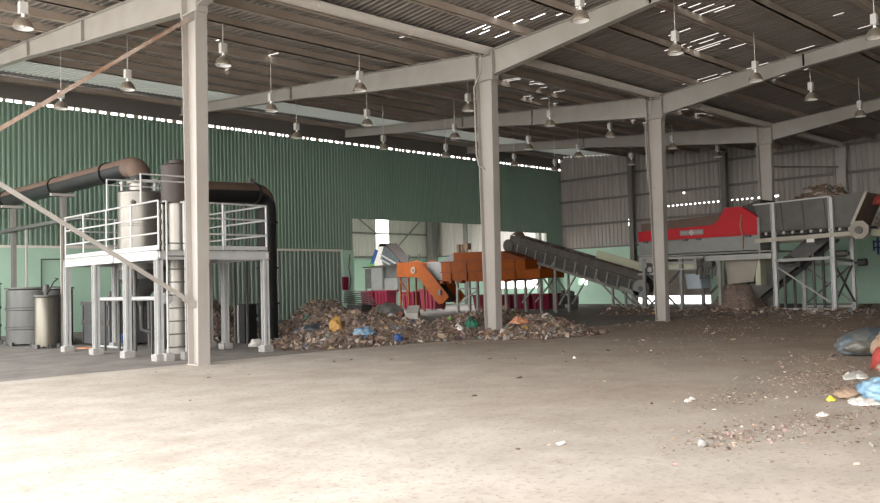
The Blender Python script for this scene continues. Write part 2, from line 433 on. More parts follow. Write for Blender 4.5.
corr('ceiling', M['roof'], 0, XL, XE + .5, 0, YC, 30.2, .2, .04, SL_L, zroof)
corr('ceiling_skylight', M['translucent'], 0, XL, XE, 0, 30.2, 34.1, .2, .04, (), zroof)
corr('ceiling', M['steel_dk'], 0, XL, XE, 0, 34.1, YG + .5, .2, .04, (), zroof)  # ordinary roof sheet, shade under the eave put into its dark colour
# purlins along the building, on top of the rafters
ys = [YC + 1.55 + 1.68 * k for k in range(8)] + [35.0] + [YC - 1.65 - 1.7 * k for k in range(10)] + [-2 - 3.4 * k for k in range(5)]
for y in ys:
    z = ztop(y)
    mb = MB(); mb.span((XL, y - .035, z), (XE - .1, y + .035, z + .22)); mb.span((XL, y - .035, z), (XE - .1, y + .09, z + .02))
    struct(mb.build('ceiling_purlin', M['purlin']))
for y in (YC + .40,):
    mb = MB(); mb.span((XL, y - .04, 8.50), (XE - .1, y + .04, 8.70)); struct(mb.build('ceiling_purlin', M['purlin']))

# columns (tapered H section) --------------------------------------------------
def h_column(name, label, x, dtop=.64, dbot=.44, fw=.28, zt=8.4):
    z0 = 3.71 if x > 46 else 0
    t = thing(name, label, 'column', (x, YC, z0), 'steel columns of the middle row')
    zt -= z0
    mb = MB(); tw = .014
    for s in (-1, 1):
        mb = MB(); a, b = s * dbot / 2, s * dtop / 2; k = s * .022
        mb.add([(-fw / 2, a, 0), (fw / 2, a, 0), (fw / 2, a - k, 0), (-fw / 2, a - k, 0), (-fw / 2, b, zt), (fw / 2, b, zt), (fw / 2, b - k, zt), (-fw / 2, b - k, zt)],
               [(0, 1, 2, 3), (4, 5, 6, 7), (0, 1, 5, 4), (1, 2, 6, 5), (2, 3, 7, 6), (3, 0, 4, 7)])
        mb.build('flange', M['column_gray'], t)
    mb = MB(); a, b = dbot / 2 - .01, dtop / 2 - .01
    mb.prism([(-a, 0), (a, 0), (b, zt), (-b, zt)], 0, -tw, tw); mb.build('web', M['column_gray'], t)
    mb = MB(); mb.box((0, 0, 7.62 - z0), (fw, dtop * .96, .025)); mb.box((0, 0, 8.36 - z0), (fw, dtop * .98, .025)); mb.build('stiffener', M['column_gray'], t)
    mb = MB(); mb.box((0, 0, .01), (fw + .04, dbot + .05, .02)); mb.build('base_plate', M['column_gray'], t)
    for s in (-1, 1):
        mb = MB(); mb.box((0, s * (dtop / 2 + .016), 8.02 - z0), (fw, .03, .86))
        for z in (7.68, 7.85, 8.02, 8.19, 8.36):
            for q in (-1, 1): mb.tube([(q * .09, s * (dtop / 2 + .03), z - z0), (q * .09, s * (dtop / 2 + .06), z - z0)], .018, 6)
        mb.build('bolted_end_plate', M['column_gray'], t)
    return t
CL = ['grey steel column at the open end where both brace rods begin', 'tall grey steel column beside the white platform, brace rods bolted to it',
      'grey steel column standing in the edge of the rubbish mound', 'grey steel column in front of the red machine, white pipe at its top',
      'grey steel column behind the dark hopper on white posts', 'farthest grey steel column, against the end wall behind the rubbish-filled hopper']
for x, l in zip(FR, CL): h_column('steel_column', l, x if x < 46 else XE - .28)

# rafters: welded I section, deeper at the column
def rafter(x, label, side):
    pts_t, pts_b = [], []
    if side > 0: Y = [(YC + .31, .74), (YC + 5.9, .62), (YC + 10, .47), (YG - .1, .38)]
    else: Y = [(YC - .31, .74), (YC - 5.6, .44), (0.0, .42)]
    up = [(y, ztop(y)) for y, d in Y]; lo = [(y, ztop(y) - d) for y, d in Y]
    t = thing('roof_rafter', label, 'roof beam', (x, YC + side * .31, 0), 'sloping roof beams')
    def sh(p): return [(y - YC - side * .31, z) for y, z in p]
    U, W = sh(up), sh(lo)
    mb = MB(); mb.prism(U + W[::-1], 0, -.012, .012); mb.build('web', M['steel'], t)
    for P_, nm in ((U, 'top_flange'), (W, 'bottom_flange')):
        mb = MB()
        for (a, b), (c, d) in zip(P_, P_[1:]): mb.bar((0, a, b), (0, c, d), .22, .024)
        mb.build(nm, M['steel'], t)
    mb = MB()
    for i in (1, len(U) - 2):
        (a, b), (c, d) = U[i], W[i]; mb.span((-.10, a - .012, d), (.10, a + .012, b))
    mb.build('splice_plate', M['steel'], t)
RN = ['open end frame', 'platform-side column', 'rubbish-side column', 'column before the red machine', 'column behind the hopper', 'farthest column']
for x, n in zip(FR[:-1], RN[:-1]):
    rafter(x, 'sloping steel roof beam from the ' + n + ' toward green wall', 1)
    rafter(x, 'sloping steel roof beam from the ' + n + ' rising right', -1)
# short struts with lamps' cable; eave strut seen at the far column
mb = MB(); mb.bar((XE - .45, YC + .1, 7.3), (XE - 9.3, YC + .1, 6.6), .07); tag(mb.build('roof_strut', M['conv_leg']), 'slender pale strut by the farthest columns under the roof', 'strut')

# valley gutter: half round trough along the column row
mb = MB(); n = 10; L0, L1 = XL, XE - .1
prof = [(.185 * math.cos(PI + PI * k / n), .185 * math.sin(PI + PI * k / n)) for k in range(n + 1)]
prof_in = [(p[0] * .93, p[1] * .93) for p in prof][::-1]
mb.prism([(YC + a, 8.60 + b) for a, b in prof] + [(YC + a, 8.60 + b) for a, b in prof_in], 0, L0, L1)
g = thing('valley_gutter', 'pale half-round gutter running along the top of the column row', 'gutter', (0, 0, 0))
mb.build('trough', M['gutter'], g)
for x in [L0 + 3.2 * i for i in range(1, 15)]:
    mb = MB(); mb.prism([(YC + a * 1.05, 8.60 + b * 1.05) for a, b in prof] + [(YC + a, 8.60 + b) for a, b in prof[::-1]], 0, x, x + .06); mb.build('joint_collar', M['gutter'], g)
for x, l in ((FR[2], 'thin white downpipe on the column standing in the rubbish mound'), (FR[3], 'thin white downpipe with a kink on the column before the red machine'),
             (FR[4], 'thin white downpipe with a kink on the column behind the hopper')):
    t = thing('downpipe', l, 'pipe', (x, YC, 0), 'downpipes on the columns')
    mb = MB(); mb.tube([(-.20, .05, 8.5), (-.20, .05, 7.85), (-.20, .33, 7.45), (-.20, .33, 7.2), (-.19, .31, 5.4), (-.17, .25, 5.1), (-.02, .12, 4.95)], .026, 8); mb.build('pipe', M['steel'], t)
    for z in (7.1, 5.6):
        mb = MB(); mb.box((-.17, .28, z), (.1, .06, .04)); mb.build('bracket', M['steel'], t)

# brace rods of the first bay
x0, x1 = FR[0] + .14, FR[1] - .05
def brace(a, b, label, m, r=.055):
    t = thing('brace_rod', label, 'brace', a)
    A, B = Vector((0, 0, 0)), Vector(b) - Vector(a); d = B.normalized()
    mb = MB(); mb.bar(A + d * .18, B - d * .18, .075, .075); mb.build('rod', m, t)
    for q, s in ((A, 1), (B, -1)):
        mb = MB(); mb.bar(q - d * s * .06, q + d * s * .30, .02, .15); mb.tube([q + d * s * .2 + Vector((0, -.05, 0)), q + d * s * .2 + Vector((0, .05, 0))], .03, 8); mb.build('gusset', M['steel'], t)
brace((x0, YC - .10, .62), (x1, YC - .10, 7.55), 'rusty diagonal brace rod climbing to the top of the platform-side column', M['rust'])
brace((x0, YC + .06, 6.95), (x1, YC + .06, 1.30), 'pale diagonal brace rod dropping to the lower part of the platform-side column', M['steel'])

# ------------------------------------------------------------------ high-bay lamps
def make_lamp(loc, hang, label):
    t = thing('high_bay_lamp', label, 'lamp', loc, 'bell lamps hanging from the roof')
    mb = MB(); mb.tube([(0, 0, 0), (0, 0, 1)], .013, 6); rod = mb.build('hanging_rod', M['lamp_box'], t); rod.location.z = .60; rod.scale.z = hang
    mb = MB(); mb.box((0, 0, .47), (.19, .15, .27)); mb.build('ballast_box', M['lamp_box'], t, bevel=.015)
    mb = MB(); mb.lathe([(.0, .35), (.035, .35), (.035, .27), (.07, .25), (.07, .21), (.0, .21)], n=14); mb.build('lamp_holder', M['glass'], t)
    mb = MB(); mb.lathe([(.06, .235), (.115, .205), (.165, .14), (.195, .065), (.213, .0), (.222, .0), (.224, .014), (.205, .07), (.174, .15), (.122, .216), (.06, .25)][::-1], n=24)
    mb.build('reflector', M['lamp_metal'], t)
    mb = MB(); mb.lathe([(.210, .004), (.190, .065), (.16, .138), (.11, .20), (.055, .23), (.0, .232)], n=24); mb.build('reflector_lining', M['lamp_in'], t)
    mb = MB(); mb.lathe([(.0, .02), (.04, .03), (.062, .07), (.06, .12), (.035, .17), (.025, .23)], n=14); mb.build('bulb', M['glass'], t)
    return t
ORD = ['nearest', 'second', 'third', 'fourth', 'fifth', 'sixth', 'seventh', 'eighth', 'ninth']
rows = [(7.1, [22.9, 27.5, 32.1], 'row nearest the right edge of the picture'),
        (11.2, [15.9, 20.2, 25.0, 29.3, 34.0, 38.6], 'row right of the column line'),
        (19.75, [6.6, 11.65, 16.35, 21.2, 25.8, 29.9, 35.0, 39.4], 'row just left of the column line'),
        (23.9, [10.9, 15.9, 20.1, 24.8, 29.6, 33.4, 38.1], 'middle row left of the column line'),
        (27.7, [10.4, 14.9, 19.6, 24.2, 28.1, 33.1, 36.5], 'row closest to the green wall')]
first = None
for y, xs, nm in rows:
    for k, x in enumerate(xs):
        lab = 'bell-shaped high-bay lamp, %s along the %s' % (ORD[k], nm)
        z = 7.58; hang = ztop(y) + .2 - z - .60
        if first is None: first = make_lamp((x, y, z), hang, lab)
        else:
            d = dup(first, (x, y, z), lab)
            for c in d.children:
                if c.name.startswith('hanging_rod'): c.scale.z = hang

# ------------------------------------------------------------------ steel platform at left
PX0, PX1, PY0, PY1, PZ = 9.0, 11.9, 18.2, 23.75, 2.55
t = thing('steel_platform', 'white steel platform with railings, ladder and block footings', 'platform', (PX0, PY0, 0))
def loc(p): return (p[0] - PX0, p[1] - PY0, p[2])
def lspan(mb, a, b): mb.span(loc(a), loc(b))
mb = MB(); lspan(mb, (PX0, PY0, PZ - .03), (PX1, PY1, PZ)); mb.build('deck', M['stain_dull'], t)
for a, b in (((PX0, PY0), (PX0, PY1)), ((PX1, PY0), (PX1, PY1)), ((PX0, PY0), (PX1, PY0)), ((PX0, PY1), (PX1, PY1)), ((PX0, 20.6), (PX1, 20.6))):
    mb = MB()       # channel edge beams: web and two flanges
    A, B = Vector(loc((*a, PZ - .12))), Vector(loc((*b, PZ - .12)))
    d = (B - A).normalized(); A = A - d * .05; B = B + d * .05
    mb.bar(A, B, .03, .20)
    mb.bar(A + Vector((0, 0, .095)), B + Vector((0, 0, .095)), .10, .02); mb.bar(A - Vector((0, 0, .095)), B - Vector((0, 0, .095)), .10, .02)
    mb.build('edge_beam', M['white_steel'], t)
legs = [(9.0, 23.65), (9.0, 21.75), (9.0, 19.9), (9.0, 18.25), (10.35, 23.65), (11.85, 23.75), (11.85, 21.05), (11.85, 20.2), (11.85, 18.25)]
for x, y in legs:
    mb = MB(); X, Y = x - PX0, y - PY0; w = .15
    mb.span((X - w / 2, Y - w / 2, .16), (X + w / 2, Y - w / 2 + .016, PZ - .22)); mb.span((X - w / 2, Y + w / 2 - .016, .16), (X + w / 2, Y + w / 2, PZ - .22)); mb.span((X - .009, Y - w / 2, .16), (X + .009, Y + w / 2, PZ - .22))
    mb.span((X - .1, Y - .1, .155), (X + .1, Y + .1, .17))
    lg = mb.build('leg', M['white_steel'], t)
    mb = MB(); mb.span((X - .14, Y - .14, 0), (X + .14, Y + .14, .16)); mb.build('footing', M['concrete'], lg, bevel=.012)
def rail(p, q, zs, r=.022):
    for z in zs:
        mb = MB(); mb.tube([loc((*p, z)), loc((*q, z))], r, 8); mb.build('rail', M['white_steel'], t)
def post(x, y, z0=PZ, z1=3.69, r=.026):
    mb = MB(); mb.tube([loc((x, y, z0)), loc((x, y, z1))], r, 8); mb.build('rail_post', M['white_steel'], t)
ZS = (3.69, 3.32, 2.94)
rail((PX0, PY0), (PX0, PY1), ZS); rail((PX1, PY0), (PX1, PY1), ZS); rail((PX0, PY1), (PX1, PY1), ZS); rail((9.62, PY0), (PX1, PY0), ZS)
for y in (23.72, 22.5, 21.05, 19.64, 18.22): post(PX0, y)
for y in (23.72, 22.0, 20.2, 18.22): post(PX1, y)
for x in (10.4,): post(x, PY1)
for x in (10.66, 9.62): post(x, PY0)
mb = MB()
for a, b in (((PX0, PY0), (PX0, PY1)), ((9.62, PY0), (PX1, PY0))): mb.bar(loc((*a, PZ + .06)), loc((*b, PZ + .06)), .012, .10)
mb.build('toe_board', M['white_steel'], t)
for y, z in ((21.0, 4.47), (19.1, 4.40)):       # raised guard frames around the tank top
    mb = MB(); mb.tube([loc((PX0, y, 3.69)), loc((PX0, y, z)), loc((PX0 + 1.6, y, z + .02))], .026, 8); mb.build('guard_frame', M['white_steel'], t)
    mb = MB(); mb.tube([loc((PX0, y, z - .14)), loc((PX0 + 1.6, y, z - .12))], .018, 8); mb.build('guard_bar', M['white_steel'], t)
lad = MB()
for x in (9.13, 9.58): lad.tube([loc((x, PY0 - .12, .18)), loc((x, PY0 - .12, 3.66)), loc((x, PY0 + .05, 3.68))], .024, 8)
lad = lad.build('ladder', M['white_steel'], t)
for i in range(9):
    mb = MB(); mb.tube([loc((9.13, PY0 - .12, .30 + .30 * i)), loc((9.58, PY0 - .12, .30 + .30 * i))], .014, 6); mb.build('rung', M['stain_dull'], lad)
for x in (9.13, 9.58):
    mb = MB(); mb.box(loc((x, PY0 - .12, .09)), (.2, .2, .18)); mb.build('ladder_block', M['concrete'], lad)

# process tank through the platform deck
TX, TY = 10.52, 22.36
t = thing('process_tank', 'stainless upright tank rising through the platform deck', 'tank', (TX, TY, 0))
mb = MB(); mb.lathe([(0, 4.40), (.30, 4.40), (.55, 4.37), (.605, 4.32), (.605, 4.28), (.6, 4.26), (.6, 3.45), (.61, 3.44), (.61, 3.40), (.6, 3.39), (.6, 2.2)], n=36); mb.build('shell', M['stainless'], t)
mb = MB(); mb.lathe([(.6, 2.2), (.6, 1.95), (.12, 1.35), (.09, 1.2), (.0, 1.2)], n=36); mb.build('cone_bottom', M['stain_dull'], t)
mb = MB(); mb.lathe([(.30, 4.38), (.30, 4.60), (.38, 4.60), (.38, 4.66), (.30, 4.66), (.30, 4.72)], n=28)
for k in range(8): a = k * PI / 4; mb.tube([(.345 * math.cos(a), .345 * math.sin(a), 4.57), (.345 * math.cos(a), .345 * math.sin(a), 4.69)], .018, 6)
mb.build('top_flange', M['stainless'], t)
for a in (2.6, -1.1, -.4):
    mb = MB(); c, s = math.cos(a) * .48, math.sin(a) * .48
    mb.tube([(c, s, 4.36), (c, s, 4.62)], .035, 8); mb.lathe([(0, 4.6), (.07, 4.6), (.07, 4.64), (0, 4.64)], (c, s, 0), 10); mb.tube([(c - .08, s, 4.70), (c + .08, s, 4.70)], .015, 6); mb.tube([(c, s, 4.62), (c, s, 4.71)], .015, 6)
    mb.build('valve', M['white_steel'], t)
mb = MB(); a = -2.3; c, s = math.cos(a), math.sin(a)
mb.tube([(c * .58, s * .58, 4.02), (c * .70, s * .70, 4.02)], .055, 10); mb.tube([(c * .70, s * .70, 3.95), (c * .70, s * .70, 4.09)], .02, 8); mb.build('port', M['dark'], t)
for a in (.8, 2.4, 4.0, 5.5):
    mb = MB(); mb.tube([(.62 * math.cos(a), .62 * math.sin(a), 0), (.62 * math.cos(a), .62 * math.sin(a), 2.3)], .05, 8); mb.build('leg', M['stain_dull'], t)
mb = MB(); mb.tube([(0, 0, 1.22), (0, 0, .55), (.25, -.2, .45)], .07, 10); mb.build('drain_pipe', M['stain_dull'], t)

# scrubber column in front of it
SX, SY = 10.5, 20.15
t = thing('scrubber_column', 'slim stainless column with a brown cowl, behind the platform-side steel column', 'vessel', (SX, SY, 0))
mb = MB(); mb.lathe([(0, 3.92), (.24, 3.92), (.24, 2.62), (.27, 2.62), (.27, 2.5), (.24, 2.5), (.24, 1.3), (.3, 1.3), (.3, .12), (0, .12)], n=28); mb.build('shell', M['stainless'], t)
mb = MB(); mb.lathe([(0, 4.86), (.36, 4.86), (.42, 4.82), (.42, 3.92), (.44, 3.92), (.44, 3.86), (0, 3.86)], n=28); mb.build('cowl', M['brown_box'], t)
mb = MB(); mb.lathe([(.0, 4.99), (.14, 4.99), (.22, 4.96), (.22, 4.90), (.28, 4.90), (.28, 4.85), (0, 4.85)], n=20); mb.build('cap', M['brown_box'], t)
for sx in (-1, 1):
    a = math.radians(135 if sx < 0 else -45)
    c, s = math.cos(a), math.sin(a)
    mb = MB(); mb.tube([(c * .40, s * .40, 2.6), (c * .40, s * .40, 3.85)], .045, 10); mb.build('side_pipe', M['stainless'], t)
    for z in (2.85, 3.12, 3.40, 3.66):
        mb = MB(); mb.tube([(c * .22, s * .22, z), (c * .46, s * .46, z)], .035, 8); mb.tube([(c * .43, s * .43, z), (c * .50, s * .50, z)], .075, 10); mb.build('valve', M['dark'] if sx > 0 else M['stain_dull'], t)
mb = MB(); mb.lathe([(.0, .12), (.34, .12), (.34, .0), (0, 0)], n=24); mb.build('base', M['concrete'], t)

# ducts
def duct(name, label, pts, r, rings, m=None, lab_parts=()):
    t = thing(name, label, 'duct', pts[0])
    o = Vector(pts[0]); P_ = [Vector(p) - o for p in pts]
    # rounded elbows
    Q = [P_[0]]
    for a, b, c in zip(P_, P_[1:], P_[2:]):
        d1, d2 = (a - b).normalized(), (c - b).normalized(); k = min(.62, (a - b).length * .45); k2 = min(.62, (c - b).length * .7)
        for i in range(9):
            u = i / 8; Q.append((b + d1 * k) * (1 - u) ** 2 + b * 2 * u * (1 - u) + (b + d2 * k2) * u ** 2)
    Q.append(P_[-1])
    mb = MB(); mb.tube(Q, r, 24); mb.build('duct_body', M['black_pipe'], t)
    for c, d in rings:
        c = Vector(c) - o; d = Vector(d).normalized()
        mb = MB(); mb.tube([c - d * .03, c + d * .03], r + .05, 24); mb.build('joint_ring', M['black_pipe'], t)
    return t, o
def dust_cap(t, o, a, b, r, parent_name='dust_layer'):
    """thin crust of brown dust lying on the upper half of a duct run"""
    a, b = Vector(a) - o, Vector(b) - o; d = (b - a).normalized(); x = d.cross(Vector((0, 0, 1))).normalized(); z = x.cross(d)
    mb = MB(); n = 12; vs = []
    for p in (a, b):
        for rr in (r + .004, r + .014):
            for k in range(n + 1):
                an = PI * (.06 + .88 * k / n); vs.append(p + x * math.cos(an) * rr + z * math.sin(an) * rr)
    N = n + 1; fs = []
    for k in range(n):
        fs += [(N + k, N + k + 1, 3 * N + k + 1, 3 * N + k), (k, k + 1, 2 * N + k + 1, 2 * N + k), (k, k + 1, N + k + 1, N + k), (2 * N + k, 2 * N + k + 1, 3 * N + k + 1, 3 * N + k)]
    fs += [(0, N, 3 * N, 2 * N), (n, N + n, 3 * N + n, 2 * N + n)]
    mb.add(vs, fs, True); mb.build(parent_name, M['dust_pipe'], t)
TOP = Vector((TX, TY, 5.12))
A = Vector((9.66, 33.9, 4.86))
t, o = duct('fume_duct', 'long black duct with dusty top running from the tank top to the left', [A, TOP, (TX, TY, 4.64)], .275,
            [(TOP.lerp(A, .155), A - TOP), (TOP.lerp(A, .44), A - TOP), (TOP.lerp(A, .76), A - TOP), ((TX, TY, 4.69), (0, 0, 1))])
dust_cap(t, o, A, TOP + (A - TOP).normalized() * .62, .275)
# dust over the elbow: a coat on its back
mb = MB(); d1 = (A - TOP).normalized(); pts = []
for i in range(9):
    u = i / 8; pts.append((TOP + d1 * .62) * (1 - u) ** 2 + TOP * 2 * u * (1 - u) + (TOP + Vector((0, 0, -.336))) * u ** 2 - o)
mb.tube(pts, .288, 24, caps=False); mb.build('elbow_cover', M['dust_pipe'], t)
B0, B1, B2 = Vector((SX + .2, SY + .05, 4.18)), Vector((13.92, 21.28, 4.42)), Vector((13.92, 21.28, .02))
t, o = duct('exhaust_duct', 'thick black duct from the brown cowl bending down to the slab', [B0, B1, B2], .285,
            [(B0.lerp(B1, .82), B1 - B0), ((13.92, 21.28, 3.55), (0, 0, 1)), ((13.92, 21.28, 2.2), (0, 0, 1)), ((13.92, 21.28, 1.15), (0, 0, 1))])
dust_cap(t, o, B0.lerp(B1, .05), B0.lerp(B1, .83), .285)
mb = MB(); de = (B0 - B1).normalized(); pts = []
for i in range(7):
    u = i / 8; pts.append((B1 + de * .62) * (1 - u) ** 2 + B1 * 2 * u * (1 - u) + (B1 + Vector((0, 0, -.62))) * u ** 2 - o + Vector((.012, .006, .014)))
mb.tube(pts, [.285, .287, .288, .288, .287, .285, .280], 24, caps=False); mb.build('elbow_dust', M['dust_pipe'], t)
mb = MB(); c = B0.lerp(B1, .80) - o; mb.box(c + Vector((0, 0, .36)), (.14, .14, .12)); mb.box(c + Vector((0, 0, .28)), (.05, .3, .05)); mb.build('lifting_lug', M['dark'], t)
mb = MB(); mb.lathe([(.36, 0), (.36, .05), (.28, .05)], (13.92 - o.x, 21.28 - o.y, -o.z), 24); mb.build('base_flange', M['dark'], t)
# duct supports
for (x, y, zt, l) in ((10.08, 26.75, 4.72, 'grey T-headed duct post nearer the tank'), (9.80, 30.4, 4.64, 'grey T-headed duct post at the far left')):
    t = thing('duct_support', l, 'support post', (x, y, 0), 'posts holding the long duct')
    mb = MB(); mb.span((-.07, -.08, .02), (.07, -.065, zt - .1)); mb.span((-.07, .065, .02), (.07, .08, zt - .1)); mb.span((-.008, -.07, .02), (.008, .07, zt - .1)); mb.build('post', M['conv_leg'], t)
    mb = MB(); mb.box((0, 0, zt - .05), (.75, .14, .08)); mb.build('head_beam', M['steel'], t)
    mb = MB(); mb.box((0, 0, .01), (.32, .32, .02)); mb.build('base_plate', M['steel'], t)
for (x, y, l) in ((13.0, 21.6, 'thin dark prop under the exhaust duct, left one'), (13.25, 21.35, 'thin dark prop under the exhaust duct, right one')):
    mb = MB(); mb.bar((x, y, 0), (x, y, 4.12), .06); mb.box((x, y, 4.11), (.2, .3, .03)); tag(recenter(mb.build('duct_prop', M['dark'])), l, 'support post')
# pipe tray along the wall side
t = thing('pipe_tray', 'narrow grey pipe tray at railing height left of the platform', 'pipe tray', (9.7, 24.0, 3.74))
mb = MB(); mb.bar((0, .0, 0), (0, 9.6, 0), .22, .03); mb.bar((-.11, 0, .04), (-.11, 9.6, .04), .02, .1); mb.bar((.11, 0, .04), (.11, 9.6, .04), .02, .1); mb.build('tray', M['stain_dull'], t)
mb = MB()
for k in (-.05, .03): mb.tube([(k, 0, .05), (k, 9.6, .05)], .03, 8)
mb.build('pipe', M['steel'], t)
for y in (1.9, 4.85, 8.6):
    mb = MB(); mb.bar((0, y, 0), (0, y, -3.74), .055); mb.build('tray_leg', M['steel'], t)
# flanged pipe under the deck
t = thing('flanged_pipe', 'white pipe with a round end flange running beneath the platform deck', 'pipe', (9.75, 19.35, 1.42))
mb = MB(); mb.tube([(0, 0, 0), (0, 4.3, 0)], .055, 12); mb.build('pipe', M['white_steel'], t)
mb = MB(); mb.tube([(0, -.06, 0), (0, 0.0, 0)], .14, 18); mb.tube([(0, .03, 0), (0, .07, 0)], .14, 18); mb.build('flange', M['white_steel'], t)
for y in (.8, 3.6):
    mb = MB(); mb.bar((0, y, -.05), (0, y, -1.42), .05); mb.build('stand', M['stain_dull'], t)

# tanks around the platform
def drum(name, label, x, y, r, h, m, group=None, ribs=(), feet=0):
    t = thing(name, label, 'tank', (x, y, 0), group)
    prof = [(0, h), (r * .9, h), (r, h - .04)]
    for z in sorted(ribs, reverse=True): prof += [(r, z + .05), (r + .03, z + .03), (r + .03, z - .03), (r, z - .05)]
    prof += [(r, .06), (0, .06)]
    mb = MB(); mb.lathe(prof, n=36); mb.build('shell', m, t)
    mb = MB(); mb.lathe([(r - .06, h), (r + .04, h), (r + .04, h + .05), (r - .06, h + .05)], n=36); mb.build('rim', M['stain_dull'], t)
    for k in range(feet):
        a = 2 * PI * k / feet + .4; mb = MB(); mb.box((math.cos(a) * (r + .02), math.sin(a) * (r + .02), .06), (.12, .12, .12), a); mb.build('foot', M['stain_dull'], t)
    return t
drum('storage_drum', 'big dull grey tank with two ribs, leftmost group beside the silver cylinder', 9.75, 28.4, .80, 1.78, M['stain_dull'], ribs=(1.15, .55), feet=8)
drum('storage_drum', 'grey tank cut by the left edge of the picture', 8.6, 30.3, .72, 1.95, M['stain_dull'], ribs=(1.2, .6), feet=6)
t = drum('dosing_tank', 'smaller shiny tan-stained cylinder tank with a motor on top', 9.28, 26.0, .31, 1.52, M['tank_tan'], feet=6)
mb = MB(); mb.lathe([(0, 1.88), (.07, 1.88), (.08, 1.84), (.08, 1.72), (.11, 1.71), (.11, 1.67), (.06, 1.66), (.06, 1.55), (0, 1.55)], n=16); mb.build('motor', M['dark'], t)
mb = MB(); mb.tube([(.05, 0, 1.62), (.25, .1, 1.95), (.42, .2, 2.05), (.6, .9, 2.08)], .02, 8); mb.build('hose', M['dark'], t)
drum('dark_drum', 'dark blue-black tank tucked behind the tan-stained cylinder', 10.08, 27.2, .42, 1.75, M['black_pipe'])
def box_tank(x0, x1, y0, y1, h, label):
    t = thing('settling_tank', label, 'tank', ((x0 + x1) / 2, (y0 + y1) / 2, 0)); w, l = (x1 - x0) / 2, (y1 - y0) / 2
    mb = MB(); mb.span((-w, -l, .05), (w, l, h)); mb.build('body', M['dark_tank'], t, bevel=.02)
    mb = MB(); mb.span((-w - .04, -l - .04, h - .02), (w + .04, l + .04, h + .08)); mb.build('rim', M['dark'], t)
    mb = MB(); mb.span((-w - .02, -l - .02, h * .5), (w + .02, l + .02, h * .62)); mb.build('band', M['dark'], t)
    for q in (-l * .9, 0, l * .9):
        mb = MB(); mb.span((-w - .03, q - .03, .05), (-w, q + .03, h)); mb.build('stiffener', M['dark_tank'], t)
    for q in (-l * .5, l * .45):
        mb = MB(); mb.tube([(-w * .3, q, h + .06), (-w * .3, q, h + .35), (-w * .3 + .25, q, h + .42)], .04, 8); mb.tube([(-w * .3, q, h + .18), (-w * .3, q, h + .24)], .09, 10); mb.build('valve', M['dark'], t)
box_tank(10.5, 12.4, 24.45, 26.4, 1.25, 'dark grey rectangular tank behind the platform legs')
t = thing('pump_cabinet', 'black box-shaped pump housing beside the foot of the vertical duct', 'cabinet', (13.55, 21.95, 0))
mb = MB(); mb.span((-.22, -.3, 0), (.22, .3, 1.15)); mb.build('body', M['black_pipe'], t, bevel=.03)
mb = MB(); mb.span((-.26, -.02, 0), (-.22, .02, 1.12)); mb.build('edge_strip', M['white_steel'], t)
mb = MB(); mb.tube([(.22, -.1, .8), (.35, -.15, .8)], .05, 8); mb.build('outlet', M['dark'], t)
mb = MB(); mb.tube([(10.2, 24.6, .05), (10.2, 22.8, .05)], .035, 8); tag(mb.build('floor_pipe', M['white_steel']), 'thin white pipe lying on the slab under the platform', 'pipe')
t = blob('blue_jug', (10.75, 24.12, 0), (.14, .14, .24), M['blue'], 3, .15, sub=3); tag(t, 'small dark blue jug on the slab behind the platform legs', 'jug')
tag(sheet('red_mat', (9.9, 24.6, .0), (.25, .4, .08), M['orange_cl'], 5, .4), 'flat reddish cloth on the slab behind the left platform leg', 'cloth')

# ------------------------------------------------------------------ rubbish
def pile_h(x, y):
    def g(cx, cy, sx, sy, h, r=0.):
        dx, dy = x - cx, y - cy; c, s = math.cos(r), math.sin(r); u, v = dx * c + dy * s, -dx * s + dy * c
        return h * math.exp(-(u / sx) ** 2 - (v / sy) ** 2)
    h = g(16.2, 22.0, 2.3, 1.05, .92, .78) + g(17.3, 22.0, 2.2, .8, .30, .78) + g(14.8, 18.5, 1.4, .85, .55, .2) + g(16.2, 18.2, 1.2, .7, .38) + g(15.6, 19.8, 1.4, 1.2, .45)
    h += g(18.3, 17.5, 1.9, .65, .50) + g(20.6, 17.6, 1.7, .8, .52) + g(19.2, 15.6, .9, .75, .50) + g(20.3, 15.2, 1.0, .6, .28)
    h += g(14.2, 25.2, 1.3, 1.5, 1.15) + g(19.1, 21.3, 1.1, 1.1, .42)
    # keep the foot of the duct, the pump housing and the tanks clear
    for cx, cy, r in ((14.0, 21.2, 1.0), (13.4, 22.1, .9), (11.9, 20.5, 1.4)):
        d = math.hypot(x - cx, y - cy)
        h *= min(1, max(0, (d - r * .55) / (r * .65)))
    n = .5 + .75 * abs(noise.noise(Vector((x * .9, y * .9, 1)))) + .5 * noise.noise(Vector((x * 2.3, y * 2.3, 4)))
    return h * (.75 + .45 * n)
def pick():
    r = random.uniform(0, sum(SHW))
    for i, w in enumerate(SHW):
        r -= w
        if r <= 0: return i
    return 0
def shard(mb, p, s, lift=0., flat=.6, pal=None):
    """a folded scrap: two leaves, thick enough to read as a crumpled piece"""
    a = random.uniform(0, 2 * PI); tl = random.gauss(0, flat); el = random.uniform(.25, 1.)
    q = Matrix.Rotation(a, 3, 'Z') @ Matrix.Rotation(tl, 3, 'X') @ Matrix.Rotation(random.gauss(0, flat), 3, 'Y')
    w, l = s * el, s; f = random.uniform(.15, .6) * s
    loc_ = [(-w, -l, 0), (0, -l * random.uniform(.7, 1.1), f), (w, -l * .8, 0), (w * random.uniform(.6, 1.1), l, 0), (0, l * random.uniform(.7, 1.1), f * .8), (-w, l * .9, 0), (0, 0, -f * .25)]
    vs = [Vector(p) + Vector((0, 0, lift)) + q @ Vector(v) for v in loc_]
    mb.cur = 1 + (pick() if pal is None else random.choice(pal))
    mb.add(vs, [(0, 1, 4, 5), (1, 2, 3, 4), (0, 6, 2, 1), (5, 4, 3, 6), (0, 5, 6), (2, 6, 3)])
